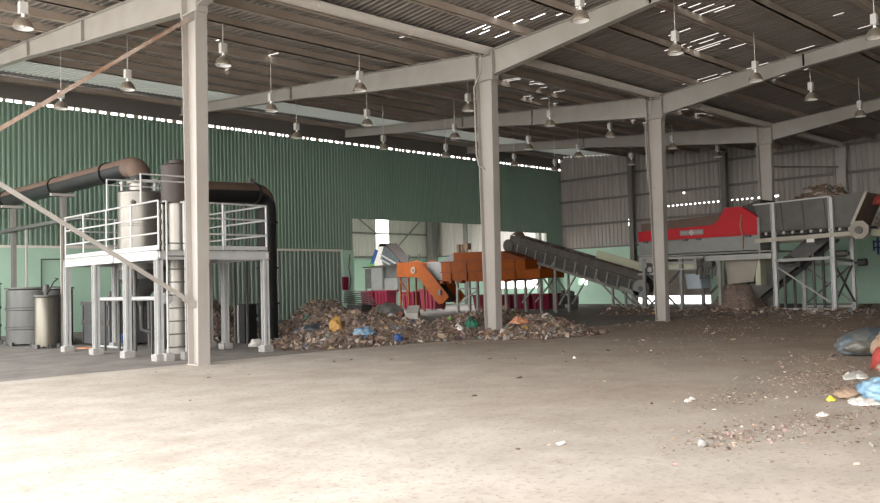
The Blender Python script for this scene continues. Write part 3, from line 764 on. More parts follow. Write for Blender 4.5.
def mound(name, label, x0, x1, y0, y1, hf, step, nsh, smin, smax, th=.02, cat='rubbish', z0=0.):
    mb = MB(); nx, ny = int((x1 - x0) / step), int((y1 - y0) / step); idx = {}
    vs = []; fs = []
    for i in range(nx + 1):
        for j in range(ny + 1):
            x, y = x0 + i * step, y0 + j * step; h = hf(x, y)
            if h > th * .5:
                h += random.uniform(-.03, .03) * min(1, h * 6)
            idx[i, j] = len(vs); vs.append((x, y, z0 + (h if h > th else -.02)))
    for i in range(nx):
        for j in range(ny):
            q = [idx[i, j], idx[i + 1, j], idx[i + 1, j + 1], idx[i, j + 1]]
            if max(vs[k][2] for k in q) - z0 > th: fs.append(q)
    mb.add(vs, fs, True)
    c = 0; tries = 0
    while c < nsh and tries < nsh * 40:
        tries += 1
        x, y = random.uniform(x0, x1), random.uniform(y0, y1); h = hf(x, y)
        if h < th: continue
        if h < .12 and random.random() > .5: continue
        shard(mb, (x, y, z0 + h), random.uniform(smin, smax) * random.choice((.6, .8, 1, 1, 1.5)), .015); c += 1
    o = mb.build(name, [M['trash_base']] + SH, fix=False, sharp=False)
    return tag(o, label, cat, kind='stuff')
mound('rubbish_mound', 'long mound of mixed shredded rubbish between the platform and the rubbish-side column', 11.5, 26.5, 14.0, 30.0, pile_h, .12, 17000, .02, .085)
def on(x, y, up=0.): return (x, y, pile_h(x, y) + up)
tag(blob('yellow_sack', on(14.0, 18.15, -.06), (.18, .16, .24), M['yellow_pl'], 1, .35, rz=.6), 'bulging yellow sack lying on the front of the rubbish mound', 'sack')
tag(sheet('tarpaulin', on(14.17, 19.3, -.02), (.5, .4, .24), M['tarp'], 2, .8, rz=.5), 'charcoal tarpaulin scrap on the mound left of the yellow sack', 'tarpaulin')
tag(sheet('blue_cloth', on(14.59, 17.7, -.03), (.34, .2, .26), M['lblue'], 4, .8, rz=-.6), 'pale blue cloth strip on the mound right of the yellow sack', 'cloth')
tag(blob('grey_bag', on(18.85, 21.55, -.05), (.55, .55, .42), M['dkgrey_sack'], 5, .25), 'large dark grey bag behind the front of the mound near the white box', 'bag')
tag(sheet('mauve_rag', on(17.6, 21.2, 0), (.4, .35, .4), M['pink_rag'], 15, .9), 'mauve-grey rag hanging over the mound left of the dark grey bag', 'cloth')
t = thing('white_carton', 'tilted white printed carton on top of the rubbish mound', 'carton', on(19.5, 21.0, .02))
R = Matrix.Rotation(.7, 3, 'Z') @ Matrix.Rotation(-.35, 3, 'Y')
mb = MB(); mb.box((0, 0, .18), (.72, .42, .40), R=R); mb.build('box', M['white_pl'], t, bevel=.02)
mb = MB(); mb.box(R @ Vector((-.1, -.215, .04)) + Vector((0, 0, .18)), (.28, .012, .16), R=R); mb.box(R @ Vector((.2, -.215, -.06)) + Vector((0, 0, .18)), (.14, .012, .14), R=R); mb.build('printed_patch', M['tan_sack'], t)
tag(blob('blue_bag', on(15.3, 17.1, -.02), (.12, .11, .13), M['blue'], 7, .35), 'small dark blue plastic bag at the front foot of the mound', 'bag')
tag(sheet('green_net', on(18.1, 16.98, -.02), (.24, .24, .36), M['green_pl'], 8, .9, rz=.3), 'green netting heaped just left of the rubbish-side column', 'netting')
tag(sheet('orange_cloth', on(18.7, 15.6, .0), (.40, .26, .26), M['orange_cl'], 9, .9, rz=.2), 'faded orange cloth on the small heap right of the rubbish-side column', 'cloth')
tag(blob('bright_blue_bag', on(19.0, 16.0, -.02), (.11, .10, .14), M['lblue'], 10, .3), 'bright blue scrap bag behind the faded orange cloth', 'bag')
tag(blob('lime_scrap', on(17.7, 17.5, -.02), (.06, .06, .07), M['lime'], 11, .3, sub=3), 'small lime green scrap on the low ridge of rubbish', 'scrap')
tag(blob('white_bag', on(17.6, 16.95, -.02), (.11, .09, .09), M['white_pl'], 12, .4, sub=3), 'small white bag at the foot of the low ridge of rubbish', 'bag')
tag(blob('white_bag', (12.7, 20.05, .0), (.2, .14, .14), M['white_pl'], 13, .4, sub=3), 'small white bag on the slab behind the right platform leg', 'bag')

PAL = [0, 0, 1, 2, 2, 2, 3, 3, 4, 5, 5, 6, 6, 6]
# litter over the floor, thicker to the right and around the machines
mb = MB(); n = 0
while n < 6000:
    x, y = random.uniform(6, 44), random.uniform(-2, 17)
    w = min(1, max(0, (x - 8) / 26)) * .55 + .05
    rr = abs(y - (.42 * x - 1.5))
    if y < .30 * x + .6: w += .35
    if noise.noise(Vector((x * .35, y * .35, 2))) < -.05: w *= .25
    if y > 16.2 and x < 16: w *= .1
    if random.random() > w: continue
    s = random.uniform(.006, .02) * (1 + x / 22) * random.choice((.5, .8, 1, 1.6))
    shard(mb, (x, y, s * .3), s, .0, .25, PAL); n += 1
for (cx, cy, sx, sy, k) in ((10.5, 5.1, .9, .5, 260), (8.1, 3.9, .8, .4, 420), (9.4, 3.4, 1.2, .7, 420), (13.6, 5.2, 1.5, .6, 700), (12.2, 4.4, .7, .3, 420), (16.3, 6.3, 1.3, .5, 300), (24, 12, 3, 1.2, 300)):
    for i in range(k):
        x, y = random.gauss(cx, sx * .6), random.gauss(cy, sy * .6); s = random.uniform(.006, .024)
        shard(mb, (x, y, s * .3), s, .0, .35, PAL)
tag(mb.build('floor_litter', [M['trash_base']] + SH, fix=False, sharp=False), 'small scraps of litter strewn across the dirt floor', 'litter', kind='stuff')
def ridge(x, y):
    h = .22 * math.exp(-((x - 33.0 + .0 * y) / 1.1) ** 2) * (.5 + .9 * abs(noise.noise(Vector((x * .8, y * .8, 3)))) + .3) if 9 < y < 22 else 0
    return h
mound('dirt_ridge', 'low ridge of dirt and scraps along the foot of the right-hand machines', 29.5, 36, 9.2, 22, ridge, .22, 900, .03, .10, .05)

# sacks at the right edge
t = thing('big_sack', 'large grey-blue plastic sack lying on its side at the right edge', 'sack', (17.82, 5.90, 0), rz=-.60)
o = blob('body', (0, 0, 0), (.52, .98, .315), M['greyblue'], 21, .13, 1.2, 5, t, rz=-1.0)
for i, (pts, r) in enumerate(([[(-.45, -.36, .31), (-.30, -.46, .21), (-.12, -.50, .23), (.02, -.42, .34)], .035], [[(-.5, -.30, .08), (-.3, -.47, .06), (-.05, -.56, .05)], .04], [[(.2, -.32, .44), (.42, -.35, .40), (.6, -.38, .46)], .04])):
    mb = MB(); mb.tube(pts, [r * .4] + [r] * (len(pts) - 2) + [r * .4], 8); mb.build('white_fold', M['white_pl'], t)
tag(blob('red_net_sack', (14.95, 4.62, 0), (.30, .28, .26), M['red_cl'], 22, .25), 'red net sack slumped below the big grey-blue sack', 'sack')
tag(blob('tan_sack', (13.85, 4.12, 0), (.30, .34, .20), M['tan_sack'], 23, .25), 'tan woven sack in front of the red net sack', 'sack')
tag(blob('tan_sack', (15.9, 4.85, 0), (.40, .34, .40), M['tan_sack'], 24, .25), 'tan-grey lump between the red net sack and the big sack', 'sack')
tag(sheet('white_film', (13.7, 4.75, 0), (.45, .17, .10), M['white_pl'], 25, .8, rz=.2), 'crumpled strip of dirty white film left of the red net sack', 'plastic film')
tag(blob('blue_plastic_bag', (11.45, 3.62, 0), (.36, .30, .19), M['lblue'], 26, .35), 'light blue plastic bag at the right edge, nearest of the rubbish there', 'bag')
tag(sheet('white_plastic_bag', (10.95, 3.72, 0), (.26, .17, .09), M['white_pl'], 27, .9, rz=.4), 'white plastic bag flattened against the light blue bag', 'bag')
tag(blob('brown_bag', (11.3, 4.02, 0), (.18, .16, .08), M['tan_sack'], 28, .25), 'dull tan bag just left of the light blue bag', 'bag')
tag(sheet('yellow_scrap', (10.95, 4.10, 0), (.07, .05, .1), mat('bright yellow film', (.75, .62, .06), .5), 29, .7, n=6), 'tiny bright yellow scrap on the floor by the light blue bag', 'scrap')
tag(sheet('white_scrap', (9.75, 3.75, 0), (.09, .06, .05), M['white_pl'], 30, .9, n=8), 'torn off-white scrap on the floor in front of the light blue bag', 'scrap')
tag(sheet('white_scrap', (10.1, 5.55, 0), (.05, .04, .05), M['white_pl'], 31, .9, n=6), 'upper of two small white scraps left of the sacks', 'scrap')
tag(sheet('white_scrap', (9.9, 5.5, 0), (.06, .04, .05), M['white_pl'], 32, .9, n=6), 'lower of two small white scraps left of the sacks', 'scrap')
tag(sheet('white_scrap', (14.1, 10.35, 0), (.04, .04, .06), M['white_pl'], 33, .9, n=6), 'lone white scrap in the middle of the dirt floor', 'scrap')
tag(blob('stone', (7.35, 3.95, 0), (.045, .04, .05), M['concrete'], 34, .3, sub=3), 'small pale stone on the lowest litter patch at right', 'stone')

# ------------------------------------------------------------------ red screening machine
MX = 33.6
t = thing('screening_machine', 'red and grey screening machine on a steel deck behind the columns', 'machine', (MX, 18.0, 0))
def L3(y, z, x=0.): return (x, y - 18.0, z)
mb = MB(); mb.prism([(15.2 - 18, 2.66), (20.85 - 18, 2.66), (20.85 - 18, 3.28), (15.2 - 18, 3.28)], 0, 0, 2.0); mb.build('lower_panel', M['grey_panel'], t, bevel=.02)
mb = MB(); mb.prism([(15.22 - 18, 3.28), (20.85 - 18, 3.28), (20.85 - 18, 3.74), (17.25 - 18, 3.82), (16.95 - 18, 3.98), (16.62 - 18, 4.50), (15.9 - 18, 4.50), (15.22 - 18, 4.05)], 0, -.03, 2.03); mb.build('red_housing', M['red'], t, bevel=.02)
mb = MB(); mb.prism([(16.9 - 18, 3.7), (20.9 - 18, 3.7), (20.9 - 18, 4.12), (16.75 - 18, 4.28)], 0, .35, 1.7); mb.build('screen_hood', M['screen_brown'], t)
mb = MB(); mb.prism([(15.2 - 18, 3.4), (15.55 - 18, 3.4), (15.95 - 18, 4.52), (15.2 - 18, 4.75)], 0, .25, 1.75); mb.build('feed_apron', M['belt'], t)
mb = MB(); mb.span(L3(17.62, 3.44, -.05), L3(18.72, 3.66, -.03)); plate = mb.build('name_plate', M['grey_panel'], t)
mb = MB()
y = 18.66
for w in (.055, .05, .06, .05):      # worn lettering left and right of a round emblem
    mb.span(L3(y, 3.50, -.06), L3(y - w, 3.60, -.05)); y -= w + .025
y = 17.98
for w in (.055, .05, .05, .06):
    mb.span(L3(y, 3.50, -.06), L3(y - w, 3.60, -.05)); y -= w + .025
mb.build('lettering', M['light_panel'], plate)
mb = MB(); Rm = Matrix.Rotation(PI / 4, 3, 'X')
for q in range(4):
    a = q * PI / 2 + PI / 4
    mb.box(Vector(L3(18.17, 3.55, -.055)) + Rm @ Vector((0, .075 * (1 if q in (0,) else -1 if q == 2 else 0), .075 * (1 if q == 1 else -1 if q == 3 else 0))), (.012, .16 if q in (1, 3) else .025, .16 if q in (0, 2) else .025), R=Rm)
mb.tube([L3(18.17, 3.55, -.05), L3(18.17, 3.55, -.065)], .03, 12)
mb.build('emblem', M['white_pl'], plate)
for y in (20.45, 18.5, 17.85, 15.62):
    mb = MB(); mb.box(L3(y, 3.25, -.05), (.08, .22, .09)); mb.build('latch', M['dark'], t)
mb = MB(); mb.tube([L3(15.85, 4.15, -.06), L3(15.92, 3.7, -.07), L3(15.84, 3.2, -.06), L3(15.86, 2.7, -.05)], [.03, .035, .03, .03], 8); mb.build('hose', M['tan_sack'], t)
mb = MB(); mb.tube([L3(16.3, 4.5, .1), L3(16.3, 4.8, .1), L3(15.95, 4.82, .1), L3(15.95, 4.5, .1)], .025, 8); mb.build('lifting_handle', M['dark'], t)
mb = MB(); mb.span(L3(15.12, 2.5, -.04), L3(15.22, 4.0, .1)); mb.build('end_post', M['conv_leg'], t)
mb = MB(); mb.span(L3(20.85, 2.3, .0), L3(20.0, 2.66, 2.0)); mb.build('outlet_box', M['light_panel'], t)
for y0_, y1_, z0_, z1_ in ((14.65, 17.5, 2.28, 2.50), (17.62, 20.4, 2.42, 2.52)):
    mb = MB(); mb.span(L3(y0_, z0_, -.12), L3(y1_, z1_, -.02)); mb.build('deck_beam', M['light_panel'], t)
mb = MB(); mb.span(L3(14.65, 2.56, -.14), L3(20.85, 2.62, 2.0)); mb.build('deck_plate', M['conv_leg'], t)
mb = MB()
for y in (18.0, 19.6): mb.span(L3(y - .05, 1.95, -.12), L3(y + .05, 2.45, -.04))
mb.span(L3(18.0, 2.2, -.12), L3(19.6, 2.28, -.04)); mb.span(L3(18.0, 1.93, -.12), L3(19.6, 2.0, -.04)); mb.build('lower_frame', M['light_panel'], t)
mb = MB(); mb.span(L3(18.05, 1.98, .1), L3(19.6, 2.3, 1.2)); mb.build('motor_box', M['olive'], t)
mb = MB(); mb.prism([(18.85 - 18, 1.75), (18.15 - 18, 1.75), (18.08 - 18, 1.1), (18.75 - 18, 1.1)], 0, .5, 1.4); mb.build('blue_grey_chute', M['bluegrey'], t)
mb = MB(); mb.prism([(16.95 - 18, 2.42), (15.45 - 18, 2.42), (15.7 - 18, 1.35), (16.85 - 18, 1.25)], 0, .45, 1.9); mb.build('beige_chute', M['beige_panel'], t, bevel=.02)
mb = MB(); mb.span(L3(15.40, 1.2, .5), L3(15.62, 2.4, 1.85)); mb.build('chute_flange', M['olive'], t)
for x in (.0, 1.9):
    for y in (18.75, 20.6, 16.95):
        mb = MB(); mb.span(L3(y - .07, 0, x - .07), L3(y + .07, 2.5, x + .07)); mb.build('leg', M['conv_leg'], t)
mb = MB(); mb.bar(L3(20.5, 1.9, -.05), L3(18.8, .15, -.05), .07); mb.bar(L3(18.8, 1.9, -.05), L3(20.5, .2, -.05), .07); mb.build('cross_brace', M['dark'], t)
mb = MB()
for i in range(7):
    y = 17.05 + .17 * i; mb.tube([L3(y, 2.1, .2), L3(y + .05, 1.7 - .1 * (i % 3), .2)], .05, 8)
mb.tube([L3(17.55, 2.15, .1), L3(17.55, 2.15, .5)], .2, 14); mb.tube([L3(17.0, 2.0, .1), L3(17.05, 1.3, .15), L3(17.5, .9, .2)], .06, 8)
mb.build('drive_unit', M['dark'], t)
mb = MB(); mb.tube([L3(20.65, 2.2, -.05), L3(20.65, 2.2, .4)], .2, 16); mb.tube([L3(20.3, 2.0, -.05), L3(20.3, 2.0, .4)], .12, 16); mb.span(L3(20.95, 1.75, .0), L3(20.1, 1.85, .5)); mb.build('pulley_drive', M['light_panel'], t)

# dark compost heap below the chute
def heap(x, y): return 1.25 * math.exp(-((x - 34.6) / .95) ** 4 - ((y - 16.6) / .85) ** 4) * (.85 + .35 * noise.noise(Vector((x * 1.6, y * 1.6, 0)))) + .25 * math.exp(-((x - 34.3) / 1.3) ** 2 - ((y - 17.0) / 1.6) ** 2)
mound('compost_heap', 'dark heap of sifted compost under the beige chute', 32.4, 37.2, 14.6, 19.2, heap, .12, 140, .03, .08, .05)

# inclined discharge conveyor inside the frame
t = thing('dark_conveyor', 'dark steep conveyor rising behind the white hopper frame', 'conveyor', (35.3, 16.6, 0))
mb = MB(); a, b = Vector((0, .1, .25)), Vector((0, -3.6, 3.1))
mb.bar(a, b, 1.0, .10); mb.build('belt', M['belt'], t)
for s in (-.55, .55):
    mb = MB(); mb.bar(a + Vector((s, 0, .1)), b + Vector((s, 0, .1)), .06, .62); mb.build('side_plate', M['dark'], t)
for y in (-.4, -1.9, -3.1):
    mb = MB(); z = .25 + (-y + .1) * .77
    for s in (-.5, .5): mb.bar((s, y, 0), (s, y, z), .09)
    mb.build('leg', M['dark'], t)
mb = MB(); mb.tube([(-.75, -2.15, 2.15), (-.45, -2.15, 2.15)], .24, 16); mb.box((-.6, -2.5, 2.05), (.3, .35, .28)); mb.build('motor', M['belt'], t)

# feed hopper on its white frame
t = thing('feed_hopper', 'dark plate feed hopper conveyor raised on white posts at the right', 'hopper', (MX, 13.2, 0))
def L4(y, z, x=0.): return (x, y - 13.2, z)
for x, nm in ((.06, 'side_wall'), (2.0, 'side_wall')):
    mb = MB(); mb.prism([(15.35 - 13.2, 4.50), (15.12 - 13.2, 3.42), (11.58 - 13.2, 3.42), (10.98 - 13.2, 4.66)], 0, x, x + .04); w = mb.build(nm, M['hopper'], t)
    if x < 1:
        for y in (14.2, 13.35, 12.5):
            mb = MB(); mb.bar(L4(y + .08, 4.52, x - .02), L4(y, 3.44, x - .02), .05, .06); mb.build('rib', M['hopper'], w)
mb = MB(); mb.bar(L4(15.38, 4.52, .03), L4(12.3, 4.60, .03), .08, .05); mb.build('top_rim', M['white_steel'], t)
mb = MB(); mb.bar(L4(11.55, 3.44, .02), L4(10.98, 4.66, .02), .07, .10); mb.build('end_rim', M['cream'], t)
mb = MB(); mb.span(L4(15.3, 3.36, .1), L4(11.3, 3.42, 2.0)); mb.build('belt', M['belt'], t)
mb = MB(); mb.prism([(10.98 - 13.2, 4.6), (11.05 - 13.2, 4.66), (11.62 - 13.2, 3.44), (11.55 - 13.2, 3.40)], 0, .1, 2.0); mb.build('end_wall', M['screen_brown'], t)
for i in range(10):
    y = 14.85 - .36 * i
    mb = MB(); mb.tube([L4(y, 3.29, -.06), L4(y, 3.29, 2.05)], .065, 12); mb.build('roller', M['light_panel'], t)
mb = MB(); mb.bar(L4(15.35, 3.02, .0), L4(11.35, 3.12, .0), .1, .17); mb.build('roller_beam', M['cream'], t)
mb = MB(); mb.bar(L4(15.35, 3.02, 2.0), L4(11.35, 3.12, 2.0), .1, .17); mb.build('roller_beam', M['cream'], t)
mb = MB(); q = []
for k in range(8): a = PI / 8 + k * PI / 4; q.append((11.25 - 13.2 + .37 * math.cos(a), 3.22 + .37 * math.sin(a)))
mb.prism(q, 0, -.12, -.04); bp = mb.build('bearing_plate', M['beige_panel'], t)
mb = MB(); mb.tube([L4(11.25, 3.22, -.2), L4(11.25, 3.22, -.12)], .14, 16); mb.build('bearing', M['dark'], bp)
mb = MB(); mb.span(L4(13.25, 2.86, -.04), L4(12.95, 3.02, .05)); mb.build('junction_box', M['white_pl'], t)
for (x, y, h) in ((0, 14.55, 4.52), (0, 12.28, 4.54), (2.7, 14.5, 3.0), (2.7, 12.5, 3.3)):
    mb = MB(); X, Y = x, y - 13.2; w = .17
    mb.span((X - w / 2, Y - w / 2, .05), (X + w / 2, Y - w / 2 + .02, h)); mb.span((X - w / 2, Y + w / 2 - .02, .05), (X + w / 2, Y + w / 2, h)); mb.span((X - .012, Y - w / 2, .05), (X + .012, Y + w / 2, h)); mb.span((X - w / 2, Y - w / 2, h), (X + w / 2, Y + w / 2, h + .02))
    pz = mb.build('post', M['white_steel'], t)
    mb = MB(); mb.span((X - .16, Y - .16, 0), (X + .16, Y + .16, .05)); mb.build('foot_plate', M['conv_leg'], pz)
for a, b in (((14.55, 2.18, 0), (12.28, 2.22, 0)), ((14.5, 2.0, 2.7), (12.5, 2.0, 2.7)), ((14.55, .22, 0), (12.28, .20, 0)), ((14.5, .25, 2.7), (12.5, .25, 2.7))):
    mb = MB(); mb.bar(L4(*a), L4(*b), .09, .12); mb.build('cross_beam', M['light_panel'], t)
for y0_, y1_ in ((14.55, 14.5), (12.28, 12.5)):
    mb = MB(); mb.bar(L4(y0_, 2.2, 0), L4(y1_, 2.1, 2.7), .08, .1); mb.build('cross_beam', M['conv_leg'], t)
for a, b, m in (((14.5, 1.95, -.02), (12.35, .45, -.02), 'light_panel'), ((14.45, 1.95, 2.68), (12.55, .4, 2.68), 'light_panel'), ((12.55, 1.95, 2.72), (14.4, .4, 2.72), 'dark'),
                ((12.3, 2.0, .1), (12.45, .45, 2.6), 'dark'), ((12.5, 1.9, 2.6), (12.3, .45, .1), 'dark')):
    mb = MB(); mb.bar(L4(*a), L4(*b), .06); mb.build('brace', M[m], t)
mb = MB(); mb.tube([L4(12.1, 2.36, -.12), L4(11.75, 2.36, -.12)], .13, 14); mb.tube([L4(11.75, 2.36, -.12), L4(11.65, 2.36, -.12)], .08, 12); mb.build('gear_motor', M['belt'], t)
mb = MB(); mb.tube([L4(12.46, 2.02, 2.7), L4(12.28, 2.02, 2.7)], .05, 10); mb.tube([L4(12.28, 2.02, 2.7), L4(11.95, 2.04, 2.7)], .15, 14); mb.build('gear_motor', M['belt'], t)

def hop(x, y):
    return .95 * math.exp(-((x - 34.65) / .85) ** 4) * math.exp(-((y - 12.95) / 1.05) ** 4) * (.75 + .4 * noise.noise(Vector((x * 2, y * 2, 6)))) + (.42 if 33.75 < x < 35.5 and 11.5 < y < 15.0 else 0)
mound('hopper_rubbish', 'rubbish heaped up inside the raised feed hopper', 33.75, 35.5, 11.5, 15.0, hop, .1, 900, .03, .10, .05, z0=3.85)
def hop2(x, y):
    return 1.4 * math.exp(-((x - 36.6) / 1.6) ** 4) * math.exp(-((y - 10.2) / 1.35) ** 4) * (.85 + .3 * noise.noise(Vector((x * 1.5, y * 1.5, 6))))
# loading ledge to the right of the hopper, heaped with rubbish
t = thing('loading_ledge', 'brown earth-stained loading ledge at the right end of the hopper', 'ledge', (36.4, 10.0, 0))
mb = MB(); mb.span((-1.9, -3.2, 3.0), (1.9, 1.15, 3.25)); mb.build('slab', M['olive'], t)
for x in (-1.6, 1.6):
    for y in (-2.8,): mb = MB(); mb.span((x - .12, y - .12, 0), (x + .12, y + .12, 3.0)); mb.build('leg', M['conv_leg'], t)
for x in (1.6,): mb = MB(); mb.span((x - .1, .8, 0), (x + .1, 1.0, 3.0)); mb.build('leg', M['conv_leg'], t)
mound('ledge_rubbish', 'rubbish piled on the ledge at the far right beside the hopper', 34.6, 38.2, 8.0, 11.1, hop2, .12, 900, .03, .12, .05, z0=3.25)
tag(blob('red_bag', (34.9, 11.05, 4.22), (.22, .18, .24), M['red_cl'], 41, .35), 'red bag on the rubbish at the far right beside the hopper', 'bag')
tag(blob('pale_bag', (34.55, 13.45, 4.70), (.26, .30, .22), M['pink_rag'], 42, .3), 'pale pink bag on top of the rubbish in the hopper', 'bag')
# blue painted characters on the end wall plinth
mb = MB()
yb, zb, xx = 14.80, 3.08, XE - .49
for dy in (0, -.32): mb.span((xx, yb + dy - .05, zb - .55), (xx + .03, yb + dy + .05, zb + .35))
for dz in (-.18, .12): mb.span((xx, yb - .62, zb + dz - .04), (xx + .03, yb + .22, zb + dz + .04))
mb.span((xx, yb + .16, zb - .35), (xx + .03, yb + .24, zb + .2))
tag(mb.build('wall_lettering', M['blue']), 'blue painted lettering on the green end wall at the right edge', 'lettering')

# ------------------------------------------------------------------ transfer conveyor
CX = 34.0
A, B = Vector((0, 20.95 - 25, 1.42)), Vector((0, 28.95 - 25, 3.72))
t = thing('transfer_conveyor', 'long dusty inclined conveyor climbing from the red machine to the orange machine', 'conveyor', (CX, 25, 0))
d = (B - A).normalized(); nrm = Vector((0, -d.z, d.y))
W = 1.1
mb = MB(); mb.bar(A + Vector((W / 2, 0, 0)) + nrm * .12, B + Vector((W / 2, 0, 0)) + nrm * .12, W, .04, up=nrm); mb.build('belt', M['belt'], t)
for x in (0, W):
    mb = MB(); mb.bar(A + Vector((x, 0, 0)) + nrm * .22, B + Vector((x, 0, 0)) + nrm * .22, .05, .34, up=nrm); mb.build('skirt_board', M['conv'], t)
    mb = MB(); mb.bar(A + Vector((x, 0, 0)) - nrm * .02, B + Vector((x, 0, 0)) - nrm * .02, .09, .12, up=nrm); mb.build('upper_rail', M['conv'], t)
    mb = MB(); mb.bar(A + Vector((x, 0, 0)) - nrm * .62, B + Vector((x, 0, 0)) - nrm * .62, .10, .13, up=nrm); mb.build('lower_rail', M['conv_rib'], t)
    mb = MB(); mb.bar(A + Vector((x + .03 if x == 0 else x - .03, 0, 0)) - nrm * .32, B + Vector((x + .03 if x == 0 else x - .03, 0, 0)) - nrm * .32, .015, .52, up=nrm); mb.build('inner_plate', M['belt'], t)  # near-black colour stands in for shade in the recess between the ribs
    for i in range(1, 13):
        p = A.lerp(B, i / 13) + Vector((x, 0, 0)); mb = MB(); mb.bar(p - nrm * .6, p + nrm * .0, .14, .09, up=d); mb.build('rib', M['conv_rib'], t)
mb = MB(); mb.tube([B + Vector((-.08, 0, 0)) - nrm * .2, B + Vector((W + .08, 0, 0)) - nrm * .2], .34, 20); mb.build('head_drum', M['conv'], t)
mb = MB(); q = A - nrm * .30
mb.tube([q + Vector((-.10, 0, 0)), q + Vector((.0, 0, 0))], .42, 20); mb.bar(q + Vector((-.05, .1, -.25)), q + Vector((-.05, 1.1, .05)), .1, .2, up=(0, 0, 1)); mb.build('tail_guard', M['grey_panel'], t)
mb = MB(); mb.tube([q + Vector((-.13, 0, 0)), q + Vector((-.10, 0, 0))], .12, 12); mb.build('tail_bearing', M['dark'], t)
mb = MB(); p0, p1 = A.lerp(B, .06) + Vector((W - .05, 0, 0)), A.lerp(B, .42) + Vector((W - .05, 0, 0)); mb.bar(p0 + nrm * .52, p1 + nrm * .52, .06, .38, up=nrm); mb.build('cover_plate', M['olive'], t)
for y, nm in ((26.95, 1), (26.0, 1), (22.6, 1), (20.95, 1)):
    for x in (0, W):
        s = (y - 25 - A.y) / (B.y - A.y); z = A.lerp(B, s).z - .62
        mb = MB(); mb.bar((x, y - 25, 0), (x, y - 25, z), .10); mb.build('leg', M['conv_leg'] if y > 22 else M['conv_leg'], t)
for (y0_, z0_), (y1_, z1_) in (((28.2, .5), (26.0, 2.55)), ((27.1, 2.2), (26.0, .8)), ((24.6, 2.0), (25.8, .4)), ((23.6, 1.75), (22.0, .25)), ((21.9, 1.2), (20.9, .15))):
    for x in (0, W):
        mb = MB(); mb.bar((x, y0_ - 25, z0_), (x, y1_ - 25, z1_), .07); mb.build('brace', M['conv_leg'], t)
def convload(x, y):
    return .20 * (.5 + abs(noise.noise(Vector((x * 2, y * 1.1, 8)))) * 1.6)
mbx = MB()
vs = []; fs = []; nx, ny = 6, 60
for i in range(nx + 1):
    for j in range(ny + 1):
        p = A.lerp(B, j / ny) + Vector((CX, 25, 0)) + Vector((.06 + (W - .12) * i / nx, 0, 0)); p += nrm * (.15 + convload(p.x, p.y) * (1 - (2 * i / nx - 1) ** 2) + (.42 * max(0, (j / ny - .80) / .2)) * abs(noise.noise(Vector((p.x * 3, p.y * 2, 2)))) * 2)
        vs.append(p)
for i in range(nx):
    for j in range(ny): fs.append((i * (ny + 1) + j, (i + 1) * (ny + 1) + j, (i + 1) * (ny + 1) + j + 1, i * (ny + 1) + j + 1))
mbx.add(vs, fs, True)
for k in range(350):
    s = random.random(); p = A.lerp(B, s) + Vector((CX + random.uniform(.12, W - .12), 25, 0)) + nrm * .30; shard(mbx, p, random.uniform(.03, .09))
tag(mbx.build('belt_rubbish', [M['trash_base']] + SH, fix=False, sharp=False), 'brown sifted rubbish riding on the long inclined conveyor', 'rubbish', kind='stuff')

# ------------------------------------------------------------------ orange machine
OX = 33.0
t = thing('orange_shredder', 'orange shredding machine with hopper on grey legs, under the conveyor head', 'machine', (OX, 30, 0))
def L5(y, z, x=0.): return (x, y - 30, z)
def pr5(poly, x0_, x1_, nm, m, bv=.02):
    mb = MB(); mb.prism([(y - 30, z) for y, z in poly], 0, x0_, x1_); return mb.build(nm, m, t, bevel=bv)
pr5([(33.15, 2.22), (27.1, 2.22), (27.1, 2.72), (28.55, 2.80), (33.15, 2.80)], 0, 2.1, 'upper_body', M['orange'])
pr5([(33.15, 1.72), (28.5, 1.64), (27.6, 1.75), (26.2, 1.76), (26.2, 2.25), (27.1, 2.22), (33.15, 2.22)], .04, 2.05, 'lower_body', M['orange'])
pr5([(32.2, 2.80), (28.6, 2.80), (28.6, 3.22), (32.2, 3.30)], .05, 2.0, 'hopper', M['orange'])
pr5([(28.6, 2.80), (27.2, 2.76), (28.6, 3.20)], .1, 1.9, 'hopper_slope', M['orange_dk'], 0)
pr5([(33.2, 2.80), (32.2, 2.80), (32.2, 3.26)], .05, 2.0, 'feed_plate', M['grey_panel'], 0)
pr5([(34.6, 1.8), (33.2, 1.8), (33.2, 2.85), (34.6, 2.85)], .3, 1.8, 'control_cabinet', M['grey_panel'])
for z in (2.22, 2.79):
    mb = MB(); mb.span(L5(33.2, z - .03, -.05), L5(27.0, z + .03, .02)); mb.build('seam_flange', M['orange_dk'], t)
for y in (32.4, 31.2, 30.0, 28.9, 27.8):
    mb = MB(); mb.span(L5(y - .04, 1.75, -.03), L5(y + .04, 2.75, .02)); mb.build('stiffener', M['orange_dk'], t)
for y in (33.0, 32.3, 31.5, 29.2, 28.3):
    mb = MB(); mb.box(L5(y, 1.68, -.02), (.3, .24, .16)); mb.build('gear_cover', M['orange_dk'], t, bevel=.03)
for x in (.2, 1.8):
    for y in (32.1, 31.2, 30.6, 29.3, 28.6):
        mb = MB(); mb.span(L5(y - .06, 0, x - .06), L5(y + .06, 1.75, x + .06)); mb.build('leg', M['conv_leg'], t)
mb = MB(); mb.bar(L5(32.1, 1.3, .15), L5(30.6, 1.3, .15), .07, .09); mb.bar(L5(32.1, .4, .15), L5(30.6, 1.2, .15), .06); mb.build('leg_brace', M['conv_leg'], t)
mb = MB(); mb.tube([L5(32.0, 3.3, .6), L5(32.0, 3.75, .6)], .12, 10); mb.box(L5(31.75, 3.62, .7), (.3, .3, .35)); mb.box(L5(32.3, 3.5, .6), (.2, .16, .5)); mb.build('drive_head', M['tan_sack'], t)

